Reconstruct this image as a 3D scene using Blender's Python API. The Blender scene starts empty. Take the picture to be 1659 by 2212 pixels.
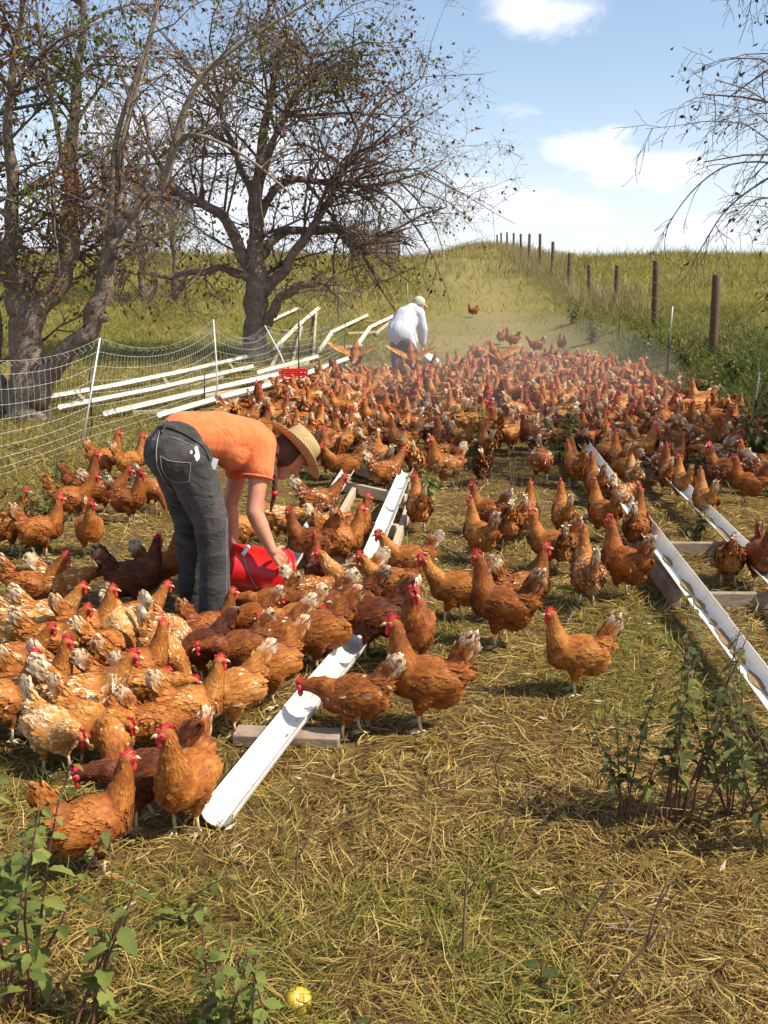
import bpy, bmesh, math, random
import numpy as np
from mathutils import Vector, Matrix, Quaternion
from mathutils.bvhtree import BVHTree

random.seed(7)
rng = np.random.default_rng(7)
scene = bpy.context.scene
col = scene.collection

# ------------------------------------------------------------------ camera
CAM_H, PITCH, FOC = 1.68, math.radians(12.3), 2212.0
cam_data = bpy.data.cameras.new('camera')
cam_data.sensor_fit = 'VERTICAL'; cam_data.sensor_height = 36.0; cam_data.sensor_width = 27.0
cam_data.lens = 36.0
cam_data.clip_start = 0.05; cam_data.clip_end = 2000
cam = bpy.data.objects.new('camera', cam_data); col.objects.link(cam)
cam.location = (0, 0, CAM_H); cam.rotation_euler = (math.pi / 2 - PITCH, 0, 0)
scene.camera = cam
scene.view_settings.view_transform = 'Standard'
scene.view_settings.look = 'None'
scene.view_settings.exposure = 0.48
scene.view_settings.gamma = 1.0
scene.view_settings.use_curve_mapping = False
scene.render.engine = 'CYCLES'
scene.cycles.use_denoising = True
scene.cycles.denoiser = 'OPENIMAGEDENOISE'
scene.cycles.denoising_prefilter = 'ACCURATE'
scene.cycles.use_adaptive_sampling = True
scene.cycles.adaptive_threshold = 0.025
scene.cycles.max_bounces = 5
scene.cycles.transparent_max_bounces = 8
scene.render.use_persistent_data = False

# ------------------------------------------------------------------ sun and sky
SUN_EL, SUN_AZ = math.radians(50), math.radians(-16)      # azimuth from +x towards +y
sdir = Vector((math.cos(SUN_EL) * math.cos(SUN_AZ), math.cos(SUN_EL) * math.sin(SUN_AZ), math.sin(SUN_EL)))
sun_d = bpy.data.lights.new('sun', 'SUN'); sun_d.energy = 5.0; sun_d.angle = math.radians(0.53)
sun_d.color = (1.0, 0.91, 0.76)
sun = bpy.data.objects.new('sun', sun_d); col.objects.link(sun)
sun.rotation_euler = (-sdir).to_track_quat('-Z', 'Y').to_euler()
sun.location = (20, -5, 30)

world = bpy.data.worlds.new('World'); scene.world = world; world.use_nodes = True
wn, wl = world.node_tree.nodes, world.node_tree.links
wn.clear()
def wnode(t, **k):
    n = wn.new(t)
    for a, b in k.items(): setattr(n, a, b)
    return n
def wmath(op, a, b=None, c=None):
    n = wnode('ShaderNodeMath', operation=op)
    for i, v in enumerate((a, b, c)):
        if v is None: continue
        if hasattr(v, 'node'): wl.new(v, n.inputs[i])
        else: n.inputs[i].default_value = v
    return n.outputs[0]
out = wnode('ShaderNodeOutputWorld'); bg = wnode('ShaderNodeBackground')
sky = wnode('ShaderNodeTexSky', sky_type='NISHITA', sun_disc=False, sun_elevation=SUN_EL,
            sun_rotation=math.pi / 2 - SUN_AZ, altitude=300, air_density=1.0, dust_density=1.2, ozone_density=1.6)
tc = wnode('ShaderNodeTexCoord')
sep = wnode('ShaderNodeSeparateXYZ'); wl.new(tc.outputs['Generated'], sep.inputs[0])
sx, sy, sz = sep.outputs
az = wmath('ARCTAN2', sx, sy)
el = wmath('ARCSINE', sz)
# cloud field: low cumulus seen edge on, stretched along the horizon
comb = wnode('ShaderNodeCombineXYZ')
wl.new(wmath('MULTIPLY', az, 11.0), comb.inputs[0]); wl.new(wmath('MULTIPLY', el, 21.0), comb.inputs[1])
noise = wnode('ShaderNodeTexNoise', noise_dimensions='3D'); noise.inputs['Scale'].default_value = 1.6
noise.inputs['Detail'].default_value = 8; noise.inputs['Roughness'].default_value = 0.58
noise.inputs['Distortion'].default_value = 0.25
wl.new(comb.outputs[0], noise.inputs['Vector'])
nz = noise.outputs['Fac']
def blob(ca, ce, ra, re, amp):
    a = wmath('DIVIDE', wmath('SUBTRACT', az, math.radians(ca)), math.radians(ra))
    e = wmath('DIVIDE', wmath('SUBTRACT', el, math.radians(ce)), math.radians(re))
    d = wmath('ADD', wmath('MULTIPLY', a, a), wmath('MULTIPLY', e, e))
    return wmath('MULTIPLY', wmath('POWER', 2.718, wmath('MULTIPLY', d, -1.0)), amp)
acc = None
CLOUDS = [(7.6, 13.6, 3.2, 1.2, .54), (10.0, 7.0, 2.2, .8, .42), (14.6, 6.0, 3.4, .9, .46), (6.2, 4.6, 2.4, .8, .45), (9.8, 3.9, 3.0, .8, .42), (12.3, 7.9, .9, .5, .3), (17, 3.2, 3.5, .9, .4),
          (-10, 7.5, 9, 4.0, .50), (-3, 4, 8, 2.2, .35), (7.0, 9.0, 2.4, .5, .22), (11.0, 5.2, 9.0, 2.6, .17), (-30, 9, 8, 3, .4), (35, 9, 9, 3, .4),
          (60, 12, 12, 4, .45), (-65, 10, 12, 4, .45), (120, 10, 14, 4, .45), (-120, 12, 15, 4, .45), (180, 12, 15, 4, .45)]
for c in CLOUDS:
    b = blob(*c); acc = b if acc is None else wmath('ADD', acc, b)
fac = wmath('ADD', wmath('MULTIPLY', wmath('SUBTRACT', nz, 0.5), 0.95), wmath('MULTIPLY', acc, 1.15))
mr = wnode('ShaderNodeMapRange', interpolation_type='SMOOTHSTEP'); wl.new(fac, mr.inputs[0])
mr.inputs[1].default_value = 0.15; mr.inputs[2].default_value = 0.55
# thin veil towards the horizon
ev = wmath('DIVIDE', wmath('MAXIMUM', el, 0.0), 0.105)
veil = wmath('MULTIPLY', wmath('POWER', 2.718, wmath('MULTIPLY', wmath('MULTIPLY', ev, ev), -1.0)), 0.82)
cf = wmath('MAXIMUM', wmath('MULTIPLY', mr.outputs[0], 0.93), veil)
cf = wmath('ADD', wmath('MULTIPLY', cf, 0.9), 0.10)
mix = wnode('ShaderNodeMix', data_type='RGBA')
wl.new(cf, mix.inputs['Factor']); wl.new(sky.outputs[0], mix.inputs[6])
mix.inputs[7].default_value = (6.3, 6.6, 7.2, 1)
wl.new(mix.outputs[2], bg.inputs[0]); bg.inputs[1].default_value = 0.125
wl.new(bg.outputs[0], out.inputs[0])

# ------------------------------------------------------------------ helpers
def ground_profile(y, ky, kz): return np.interp(y, ky, kz)
def fence_x(y): return 5.54 + 0.0497 * (y - 17)
KC = ([-20, 0, 8, 12, 18, 25, 36, 47, 64, 82, 95, 130, 250], [0, 0, 0, .04, .2, .6, 1.43, 2.46, 4.0, 4.95, 5.1, 3, -6])
KS = ([-20, 0, 8, 12, 18, 25, 35, 45, 52, 65, 90, 250], [0, 0, 0, .1, .35, .85, 1.9, 3.0, 3.25, 2.8, 1, -10])
def sstep(t): t = np.clip(t, 0, 1); return t * t * (3 - 2 * t)
def _soft(y, ky, kz, w=3.0):
    return (np.interp(y - w, ky, kz) + 2 * np.interp(y, ky, kz) + np.interp(y + w, ky, kz)) / 4
def H(x, y):
    x = np.asarray(x, float); y = np.asarray(y, float)
    pc, ps = _soft(y, *KC), _soft(y, *KS)
    xc = fence_x(y) - 3.0 + 2.0 * sstep((y - 35) / 30)
    w = np.exp(-((x - xc) / (4.2 + 1.6 * sstep((y - 35) / 30))) ** 2)
    z = w * pc + (1 - w) * ps
    z = z + 0.38 * sstep((x - 3.4) / 2.2) * sstep((y - 7) / 5) * (1 - sstep((y - 24) / 12))
    z = z + 0.018 * (np.sin(x * 1.7 + 0.6 * y) * np.sin(y * 1.3 - 0.4 * x)) + 0.010 * np.sin(x * 4.1 + 1) * np.sin(y * 3.7 + 2)
    z = z + sstep((y - 14) / 20) * 0.10 * (np.sin(x * .6 + 2) * np.sin(y * .45) + .5 * np.sin(x * 1.3 + y * .3))
    return z
def h1(x, y): return float(H(x, y))
def ray(u, v):
    r = (u - 829.5) / FOC; t = (1106.0 - v) / FOC
    return Vector((r, math.cos(PITCH) + t * math.sin(PITCH), -math.sin(PITCH) + t * math.cos(PITCH)))
def P(u, v, y):
    d = ray(u, v); return Vector((0, 0, CAM_H)) + d * (y / d.y)
def G(u, v, up=0.0):
    d = ray(u, v); t = 1.0; o = Vector((0, 0, CAM_H)); prev = t
    while t < 260:
        p = o + d * t
        if p.z < h1(p.x, p.y) + up:
            lo, hi = prev, t
            for _ in range(24):
                m = (lo + hi) / 2; q = o + d * m
                if q.z < h1(q.x, q.y) + up: hi = m
                else: lo = m
            return o + d * hi
        prev = t; t *= 1.012
    return o + d * 60
def proj(p):
    p = Vector(p) - Vector((0, 0, CAM_H))
    dz = p.y * math.cos(PITCH) - p.z * math.sin(PITCH); up = p.y * math.sin(PITCH) + p.z * math.cos(PITCH)
    return 829.5 + FOC * p.x / dz, 1106 - FOC * up / dz

def tag(o, label=None, cat=None, group=None, kind=None):
    if label: o['label'] = label
    if cat: o['category'] = cat
    if group: o['group'] = group
    if kind: o['kind'] = kind
    return o
def link(name, me, parent=None, loc=None):
    o = bpy.data.objects.new(name, me); col.objects.link(o)
    if parent: o.parent = parent
    if loc is not None: o.location = loc
    return o
def empty(name, loc=(0, 0, 0), rz=0):
    o = bpy.data.objects.new(name, None); col.objects.link(o); o.location = loc; o.rotation_euler = (0, 0, rz)
    o.empty_display_size = .1
    return o

def mk(name, V, Fs, mats=(), midx=None, attrs=None, smooth=False, colors=None):
    """mesh from numpy: V (n,3); Fs list of (m,k) index arrays"""
    me = bpy.data.meshes.new(name)
    V = np.asarray(V, np.float32).reshape(-1, 3)
    Fs = [np.asarray(f, np.int32) for f in Fs if len(f)]
    me.vertices.add(len(V)); me.vertices.foreach_set('co', V.ravel())
    idx = np.concatenate([f.ravel() for f in Fs])
    tot = np.concatenate([np.full(len(f), f.shape[1], np.int32) for f in Fs])
    st = np.concatenate([[0], np.cumsum(tot)[:-1]]).astype(np.int32)
    me.loops.add(len(idx)); me.loops.foreach_set('vertex_index', idx)
    me.polygons.add(len(tot)); me.polygons.foreach_set('loop_start', st)
    try: me.polygons.foreach_set('loop_total', tot)
    except Exception: pass
    if midx is not None: me.polygons.foreach_set('material_index', np.asarray(midx, np.int32))
    if smooth is not False:
        me.polygons.foreach_set('use_smooth', np.full(len(tot), True) if smooth is True else np.asarray(smooth, bool))
    for m in mats: me.materials.append(m)
    me.update(calc_edges=True)
    for k, a in (attrs or {}).items():
        at = me.attributes.new(k, 'FLOAT', 'POINT'); at.data.foreach_set('value', np.asarray(a, np.float32))
    if colors is not None:
        at = me.attributes.new('col', 'FLOAT_COLOR', 'POINT')
        c = np.ones((len(V), 4), np.float32); c[:, :3] = colors
        at.data.foreach_set('color', c.ravel())
    return me

class MB:
    """collects shapes into one mesh"""
    def __init__(s): s.V = []; s.F = []; s.M = []; s.S = []; s.n = 0
    def add(s, V, F, m=0, smooth=True):
        V = [tuple(v) for v in V]
        for f in F: s.F.append([i + s.n for i in f]); s.M.append(m); s.S.append(smooth)
        s.V += V; s.n += len(V)
    def box(s, c, size, rot=None, m=0, bevel=0.0):
        x, y, z = [k / 2 for k in size]; R = rot or Matrix.Identity(3)
        if bevel:
            bm = bmesh.new(); bmesh.ops.create_cube(bm, size=1.0)
            for v in bm.verts: v.co = Vector((v.co.x * size[0], v.co.y * size[1], v.co.z * size[2]))
            bmesh.ops.bevel(bm, geom=bm.edges[:] , offset=bevel, segments=1, affect='EDGES')
            s.add([R @ v.co + Vector(c) for v in bm.verts], [[v.index for v in f.verts] for f in bm.faces], m, False); bm.free(); return
        V = [R @ Vector((a * x, b * y, d * z)) + Vector(c) for a in (-1, 1) for b in (-1, 1) for d in (-1, 1)]
        s.add(V, [(0, 1, 3, 2), (4, 6, 7, 5), (0, 4, 5, 1), (2, 3, 7, 6), (0, 2, 6, 4), (1, 5, 7, 3)], m, False)
    def tube(s, pts, rad, sides=8, m=0, caps=True, flat=None):
        pts = [Vector(p) for p in pts]; n = len(pts)
        rad = [float(r) for r in rad] if hasattr(rad, '__len__') else [float(rad)] * n
        ref = None; rings = []
        for i in range(n):
            t = (pts[min(i + 1, n - 1)] - pts[max(i - 1, 0)])
            if t.length < 1e-9: t = Vector((0, 0, 1))
            t.normalize()
            if ref is None:
                ref = Vector((0, 0, 1)) if abs(t.z) < .9 else Vector((1, 0, 0))
            b = t.cross(ref); b.normalize(); a = b.cross(t); ref = a
            rings.append([pts[i] + rad[i] * (math.cos(k * 2 * math.pi / sides) * a + math.sin(k * 2 * math.pi / sides) * b) for k in range(sides)])
        V = [v for r in rings for v in r]; F = []
        for i in range(n - 1):
            for k in range(sides):
                k2 = (k + 1) % sides
                F.append((i * sides + k, i * sides + k2, (i + 1) * sides + k2, (i + 1) * sides + k))
        if caps:
            F.append(tuple(range(sides - 1, -1, -1))); F.append(tuple((n - 1) * sides + k for k in range(sides)))
        s.add(V, F, m)
    def cap(s, a, b, ra, rb, sides=18, flat=None, ff=1.0):
        """tapered capsule; flat: direction squashed by ff about the axis"""
        a, b = Vector(a), Vector(b); t = b - a; L = t.length
        if L < 1e-6: t = Vector((0, 0, 1))
        t = t.normalized()
        ref = Vector((0, 0, 1)) if abs(t.z) < .9 else Vector((1, 0, 0))
        u = t.cross(ref).normalized(); w = t.cross(u)
        prof = []
        for k in range(7):
            an = math.pi / 2 * (1 - k / 6); prof.append((a - t * ra * math.sin(an), max(ra * math.cos(an), 1e-4)))
        for k in range(1, 7):
            an = math.pi / 2 * k / 6; prof.append((b + t * rb * math.sin(an), max(rb * math.cos(an), 1e-4)))
        prof.insert(7, (b, rb))
        V = []; n = len(prof)
        for c, r in prof:
            for k in range(sides):
                o = r * (math.cos(k * 2 * math.pi / sides) * u + math.sin(k * 2 * math.pi / sides) * w)
                if flat is not None:
                    fd = Vector(flat); o = o - fd * o.dot(fd) * (1 - ff)
                V.append(c + o)
        F = [(i * sides + k, i * sides + (k + 1) % sides, (i + 1) * sides + (k + 1) % sides, (i + 1) * sides + k) for i in range(n - 1) for k in range(sides)]
        F.append(tuple(range(sides - 1, -1, -1))); F.append(tuple((n - 1) * sides + k for k in range(sides)))
        s.add(V, F)
    def ell(s, c, r, rot=None, seg=20, rings=12, m=0):
        R = rot or Matrix.Identity(3); V = []
        for i in range(rings + 1):
            th = math.pi * (i + .02) / (rings + .04)
            for k in range(seg):
                ph = 2 * math.pi * k / seg
                V.append(Vector(c) + R @ Vector((r[0] * math.sin(th) * math.cos(ph), r[1] * math.sin(th) * math.sin(ph), r[2] * math.cos(th))))
        F = [(i * seg + k, (i + 1) * seg + k, (i + 1) * seg + (k + 1) % seg, i * seg + (k + 1) % seg) for i in range(rings) for k in range(seg)]
        F.append(tuple(range(seg))); F.append(tuple(rings * seg + k for k in range(seg - 1, -1, -1)))
        s.add(V, F, m)
    def mesh(s, name, mats, smooth=None):
        me = bpy.data.meshes.new(name); me.from_pydata([tuple(v) for v in s.V], [], s.F)
        for m in (mats if isinstance(mats, (list, tuple)) else [mats]): me.materials.append(m)
        me.polygons.foreach_set('material_index', np.array(s.M, np.int32))
        me.polygons.foreach_set('use_smooth', np.array(s.S, bool))
        me.update(); return me
    def build(s, name, mats, parent=None, loc=None): return link(name, s.mesh(name, mats), parent, loc)

def remesh(mb, voxel, smooth_iter=8, factor=.5):
    """union of the collected closed shapes as one smooth surface -> (V, quads)"""
    me = bpy.data.meshes.new('tmp'); me.from_pydata([tuple(v) for v in mb.V], [], mb.F); me.update()
    o = bpy.data.objects.new('tmp', me); col.objects.link(o)
    m = o.modifiers.new('r', 'REMESH'); m.mode = 'VOXEL'; m.voxel_size = voxel; m.adaptivity = 0
    if smooth_iter:
        sm = o.modifiers.new('s', 'SMOOTH'); sm.factor = factor; sm.iterations = smooth_iter
    dg = bpy.context.evaluated_depsgraph_get(); ev = o.evaluated_get(dg); e = ev.to_mesh()
    V = np.zeros(len(e.vertices) * 3, np.float32); e.vertices.foreach_get('co', V)
    N = np.zeros(len(e.vertices) * 3, np.float32); e.vertices.foreach_get('normal', N)
    T = np.zeros(len(e.polygons), np.int32); e.polygons.foreach_get('loop_total', T)
    I = np.zeros(len(e.loops), np.int32); e.loops.foreach_get('vertex_index', I)
    ev.to_mesh_clear(); bpy.data.objects.remove(o); bpy.data.meshes.remove(me)
    st = np.concatenate([[0], np.cumsum(T)[:-1]])
    Q = np.stack([I[st[T == 4] + k] for k in range(4)], 1)
    return V.reshape(-1, 3), N.reshape(-1, 3), Q

def tubes_np(pts, rad, sides=3):
    """pts (M,K,3), rad (M,K) -> V, quads for M polylines at once"""
    M, K, _ = pts.shape
    t = np.empty_like(pts); t[:, 1:-1] = pts[:, 2:] - pts[:, :-2]; t[:, 0] = pts[:, 1] - pts[:, 0]; t[:, -1] = pts[:, -1] - pts[:, -2]
    t /= np.linalg.norm(t, axis=2, keepdims=True) + 1e-12
    ref = np.where(np.abs(t[:, :1, 2:3]) < .85, np.array([0, 0, 1.0]), np.array([1.0, 0, 0]))
    u = np.cross(t, np.broadcast_to(ref, t.shape)); u /= np.linalg.norm(u, axis=2, keepdims=True) + 1e-12
    w = np.cross(t, u)
    an = np.arange(sides) * 2 * np.pi / sides
    V = pts[:, :, None, :] + rad[:, :, None, None] * (np.cos(an)[None, None, :, None] * u[:, :, None, :] + np.sin(an)[None, None, :, None] * w[:, :, None, :])
    base = (np.arange(M) * K * sides)[:, None, None]
    i = np.arange(K - 1)[None, :, None] * sides; k = np.arange(sides)[None, None, :]; k2 = (k + 1) % sides
    F = np.stack([base + i + k, base + i + k2, base + i + sides + k2, base + i + sides + k], -1).reshape(-1, 4)
    return V.reshape(-1, 3), F

# ------------------------------------------------------------------ materials
class NT:
    def __init__(s, name):
        s.m = bpy.data.materials.new(name); s.m.use_nodes = True; s.t = s.m.node_tree; s.n, s.l = s.t.nodes, s.t.links
        s.b = s.n['Principled BSDF']; s.o = s.n['Material Output']
    def nd(s, t, **k):
        n = s.n.new(t)
        for a, b in k.items(): setattr(n, a, b)
        return n
    def set(s, inp, v):
        if hasattr(v, 'node'): s.l.new(v, inp)
        else: inp.default_value = v
    def math(s, op, a, b=0.0, c=None, clamp=False):
        n = s.nd('ShaderNodeMath', operation=op, use_clamp=clamp); s.set(n.inputs[0], a); s.set(n.inputs[1], b)
        if c is not None: s.set(n.inputs[2], c)
        return n.outputs[0]
    def noise(s, scale, detail=4, rough=.55, vec=None, dist=0.0):
        n = s.nd('ShaderNodeTexNoise'); n.inputs['Scale'].default_value = scale; n.inputs['Detail'].default_value = detail
        n.inputs['Roughness'].default_value = rough; n.inputs['Distortion'].default_value = dist
        if vec is not None: s.l.new(vec, n.inputs['Vector'])
        return n.outputs['Fac']
    def coord(s, which='Object', scale=None):
        c = s.nd('ShaderNodeTexCoord').outputs[which]
        if scale:
            mp = s.nd('ShaderNodeMapping'); mp.inputs['Scale'].default_value = scale; s.l.new(c, mp.inputs[0]); return mp.outputs[0]
        return c
    def ramp(s, fac, stops):
        r = s.nd('ShaderNodeValToRGB'); el = r.color_ramp.elements
        while len(el) < len(stops): el.new(.5)
        for e, (p, c) in zip(el, stops): e.position = p; e.color = (*c, 1)
        s.set(r.inputs[0], fac); return r.outputs[0]
    def mix(s, f, a, b, mode='MIX'):
        n = s.nd('ShaderNodeMix', data_type='RGBA', blend_type=mode); s.set(n.inputs[0], f)
        for i, v in ((6, a), (7, b)):
            if hasattr(v, 'node'): s.l.new(v, n.inputs[i])
            else: n.inputs[i].default_value = (*v, 1)
        return n.outputs[2]
    def attr(s, name, typ='GEOMETRY', out='Fac'):
        a = s.nd('ShaderNodeAttribute', attribute_name=name, attribute_type=typ); return a.outputs[out]
    def base(s, c):
        if hasattr(c, 'node'): s.l.new(c, s.b.inputs['Base Color'])
        else: s.b.inputs['Base Color'].default_value = (*c, 1)
    def p(s, **k):
        for a, v in k.items(): s.set(s.b.inputs[a.replace('_', ' ')], v)
    def bump(s, h, strength=.4, dist=.01):
        n = s.nd('ShaderNodeBump'); n.inputs['Strength'].default_value = strength; n.inputs['Distance'].default_value = dist
        s.l.new(h, n.inputs['Height']); s.l.new(n.outputs[0], s.b.inputs['Normal'])
def simple(name, c, rough=.6, var=.25, scale=20, bump=0, spec=.4, **k):
    t = NT(name); n = t.noise(scale, 5, .6, t.coord())
    d = tuple(x * (1 - var) for x in c); l = tuple(min(1, x * (1 + var)) for x in c)
    t.base(t.ramp(n, [(.3, d), (.7, l)])); t.p(Roughness=rough, **{'Specular IOR Level': spec})
    t.p(**k)
    if bump: t.bump(t.noise(scale * 2, 6, .65, t.coord()), bump)
    return t.m
def leafy(name, attr='col', trans=.35, rough=.6):
    """blade or leaf coloured per vertex with light passing through"""
    t = NT(name); c = t.attr(attr, out='Color')
    t.base(c); t.p(Roughness=rough, **{'Specular IOR Level': .25})
    tr = t.nd('ShaderNodeBsdfTranslucent'); t.l.new(c, tr.inputs[0])
    ms = t.nd('ShaderNodeMixShader'); ms.inputs[0].default_value = trans
    t.l.new(t.b.outputs[0], ms.inputs[1]); t.l.new(tr.outputs[0], ms.inputs[2]); t.l.new(ms.outputs[0], t.o.inputs[0])
    return t.m
M = {}
M['blade'] = leafy('dry_grass', trans=.3)
M['leaf'] = leafy('tree_leaf', trans=.4)
M['pvc'] = simple('white_plastic', (.80, .80, .78), .35, .06, 6, 0, .5)
def pvc_dirty():
    t = NT('dusty_white_plastic'); n = t.noise(5, 6, .7, t.coord()); n2 = t.noise(34, 4, .7, t.coord())
    f = t.math('MULTIPLY', t.math('MULTIPLY', t.math('SUBTRACT', n, .52), 8, clamp=True), t.math('MULTIPLY', t.math('SUBTRACT', n2, .48), 8, clamp=True))
    t.base(t.mix(t.math('MULTIPLY', f, .55), t.ramp(n, [(.3, (.76, .74, .69)), (.75, (.60, .56, .48))]), (.33, .24, .14))); t.p(Roughness=.45)
    return t.m
M['pvc'] = pvc_dirty()
def wood(name, a, b, rough=.8):
    t = NT(name); c = t.coord('Object', (3, 3, 9)); n = t.noise(2.2, 7, .7, c, .6); n3 = t.noise(14, 4, .7, c)
    t.base(t.ramp(t.math('ADD', t.math('MULTIPLY', n3, .35), t.math('MULTIPLY', n, .65)), [(.33, a), (.68, b)])); t.p(Roughness=rough)
    t.bump(n, .5, .01); return t.m
M['wood'] = wood('weathered_wood', (.16, .11, .075), (.42, .33, .24))
M['wood_pale'] = wood('pale_board', (.38, .28, .19), (.60, .48, .34))
M['post'] = wood('post_wood', (.060, .034, .018), (.17, .105, .058))
M['pvc_cream'] = simple('aged_cream_plastic', (.70, .66, .50), .5, .12, 7)
M['eye'] = simple('dark_eye', (.10, .035, .012), .1, .1, 60)
# ------------------------------------------------------------------ ground
def build_ground():
    xs = np.concatenate([-np.geomspace(160, 9, 40), np.linspace(-8.7, 10.7, 132), np.geomspace(11, 160, 40)])
    ys = np.concatenate([np.linspace(-30, .5, 12), np.linspace(.7, 22, 150), np.geomspace(22.3, 250, 110)])
    X, Y = np.meshgrid(xs, ys); Z = H(X, Y)
    near = (Y < 22) & (np.abs(X) < 11)
    Z = Z + near * rng.normal(0, .004, Z.shape)
    n, m = X.shape; i = np.arange((n - 1) * m).reshape(n - 1, m)[:, :-1].ravel()
    F = np.stack([i, i + 1, i + m + 1, i + m], 1)
    t = NT('pasture_soil_and_grass'); c = t.coord('Object')
    sp = t.nd('ShaderNodeSeparateXYZ'); t.l.new(c, sp.inputs[0])
    big, mid, fine = t.noise(.35, 5, .6, c), t.noise(2.6, 6, .65, c), t.noise(38, 5, .7, c)
    dry = t.ramp(t.math('ADD', t.math('MULTIPLY', mid, .5), t.math('MULTIPLY', fine, .5)), [(.33, (.060, .036, .014)), (.5, (.17, .108, .040)), (.68, (.31, .21, .078))])
    green = t.ramp(fine, [(.3, (.055, .060, .012)), (.55, (.15, .145, .028)), (.75, (.27, .235, .060))])
    yellow = t.ramp(fine, [(.3, (.13, .105, .030)), (.7, (.32, .265, .085))])
    hill = t.mix(t.math('MULTIPLY', t.math('SUBTRACT', big, .42), 5, clamp=True), green, yellow)
    fy = t.nd('ShaderNodeMapRange'); t.l.new(t.math('ADD', sp.outputs[1], t.math('MULTIPLY', mid, 6)), fy.inputs[0]); fy.inputs[1].default_value = 12; fy.inputs[2].default_value = 24
    patch = t.math('MULTIPLY', t.math('SUBTRACT', mid, .53), 6, clamp=True)
    near_c = t.mix(t.math('MULTIPLY', patch, .35), dry, green)
    # trodden strip between the two fences stays dry all the way up
    sx = t.math('SUBTRACT', sp.outputs[0], t.math('MULTIPLY_ADD', sp.outputs[1], .0497, 1.7))
    strip = t.math('SUBTRACT', 1.0, t.math('MULTIPLY', t.math('ABSOLUTE', t.math('ADD', sx, t.math('MULTIPLY', t.math('SUBTRACT', mid, .5), 2))), .40), clamp=True)
    far_c = t.mix(t.math('MULTIPLY', strip, .85), hill, t.ramp(fine, [(.3, (.17, .13, .048)), (.7, (.37, .30, .12))]))
    t.base(t.mix(fy.outputs[0], near_c, far_c)); t.p(Roughness=.95, **{'Specular IOR Level': .1})
    t.bump(t.math('ADD', fine, mid), .9, .03)
    me = mk('ground', np.stack([X, Y, Z], -1), [F], [t.m], smooth=True)
    tag(link('ground', me), kind='structure')
build_ground()

# ------------------------------------------------------------------ grass and straw
def vnoise(x, y, s, seed=0):
    """smooth value noise on numpy arrays"""
    r = np.random.default_rng(seed).random((64, 64)); x = x / s; y = y / s
    xi, yi = np.floor(x).astype(int), np.floor(y).astype(int); fx, fy = sstep(x - xi), sstep(y - yi)
    g = lambda a, b: r[a % 64, b % 64]
    return (g(xi, yi) * (1 - fx) + g(xi + 1, yi) * fx) * (1 - fy) + (g(xi, yi + 1) * (1 - fx) + g(xi + 1, yi + 1) * fx) * fy
def blades(px, py, length, width, az, elev, droop, colr, K=4, zoff=0.0, crimp=0.0):
    n = len(px); s = np.linspace(0, 1, K)[None, :]
    dirh = np.stack([np.cos(az), np.sin(az)], 1)
    e = elev[:, None] - droop[:, None] * s
    step = (length / (K - 1))[:, None]
    hx = np.concatenate([np.zeros((n, 1)), np.cumsum(np.cos(e[:, 1:]) * step, 1)], 1); hz = np.concatenate([np.zeros((n, 1)), np.cumsum(np.sin(e[:, 1:]) * step, 1)], 1)
    wob = rng.normal(0, 1, (n, K)) * crimp * length[:, None]
    x = px[:, None] + hx * dirh[:, :1] - wob * dirh[:, 1:]; y = py[:, None] + hx * dirh[:, 1:] + wob * dirh[:, :1]
    z = np.maximum(H(px, py)[:, None] + zoff + hz, H(x, y) + .002 + rng.random((n, 1)) * .012)
    pts = np.stack([x, y, z], -1)
    # ribbon faces roughly towards the sky for lying straw, sideways for upright blades
    side = np.stack([-dirh[:, 1], dirh[:, 0], rng.normal(0, .5, n)], 1); side /= np.linalg.norm(side, axis=1, keepdims=True)
    tw = np.where(elev > .6, rng.uniform(0, np.pi, n), 0)
    sd2 = np.stack([np.cos(tw) * side[:, 0] - np.sin(tw) * side[:, 1], np.sin(tw) * side[:, 0] + np.cos(tw) * side[:, 1], side[:, 2]], 1)
    w = width[:, None] * np.interp(np.linspace(0, 1, K), [0, .4, 1], [.8, 1, .15])[None, :] * .5
    L = pts - sd2[:, None, :] * w[..., None]; R = pts + sd2[:, None, :] * w[..., None]
    V = np.stack([L, R], 2).reshape(-1, 3)
    b = (np.arange(n) * K * 2)[:, None]; i = (np.arange(K - 1) * 2)[None, :]
    F = np.stack([b + i, b + i + 1, b + i + 3, b + i + 2], -1).reshape(-1, 4)
    C = np.repeat(colr, K * 2, axis=0)
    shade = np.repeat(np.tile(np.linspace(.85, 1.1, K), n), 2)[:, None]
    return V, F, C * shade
def pick(n, cols, spread=.18):
    cols = np.array(cols); c = cols[rng.integers(0, len(cols), n)]
    return np.clip(c * (1 + rng.normal(0, spread, (n, 1))), .004, .95)
STRAW = [(.50, .34, .105), (.40, .26, .070), (.60, .45, .17), (.27, .165, .045), (.17, .095, .032), (.12, .068, .026), (.42, .31, .080)]
GREEN = [(.15, .165, .022), (.20, .20, .030), (.115, .135, .022), (.24, .225, .045)]
YGREEN = [(.28, .245, .045), (.34, .285, .060), (.22, .205, .032), (.40, .315, .085)]
def scatter(y0, y1, dens, margin=1.2, xmin=-60, xmax=60):
    wmax = .40 * y1 + margin; n = int((y1 - y0) * 2 * wmax * dens)
    y = rng.uniform(y0, y1, n); x = rng.uniform(-wmax, wmax, n)
    k = (np.abs(x) < .40 * y + margin) & (x > xmin) & (x < xmax); return x[k], y[k]
def join_build(name, parts, mat, label, cat):
    V = []; F = []; C = []; n = 0
    for v, f, c in parts: V.append(v); F.append(f + n); C.append(c); n += len(v)
    me = mk(name, np.concatenate(V), [np.concatenate(F)], [mat], colors=np.concatenate(C))
    return tag(link(name, me), label, cat, kind='stuff')
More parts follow.
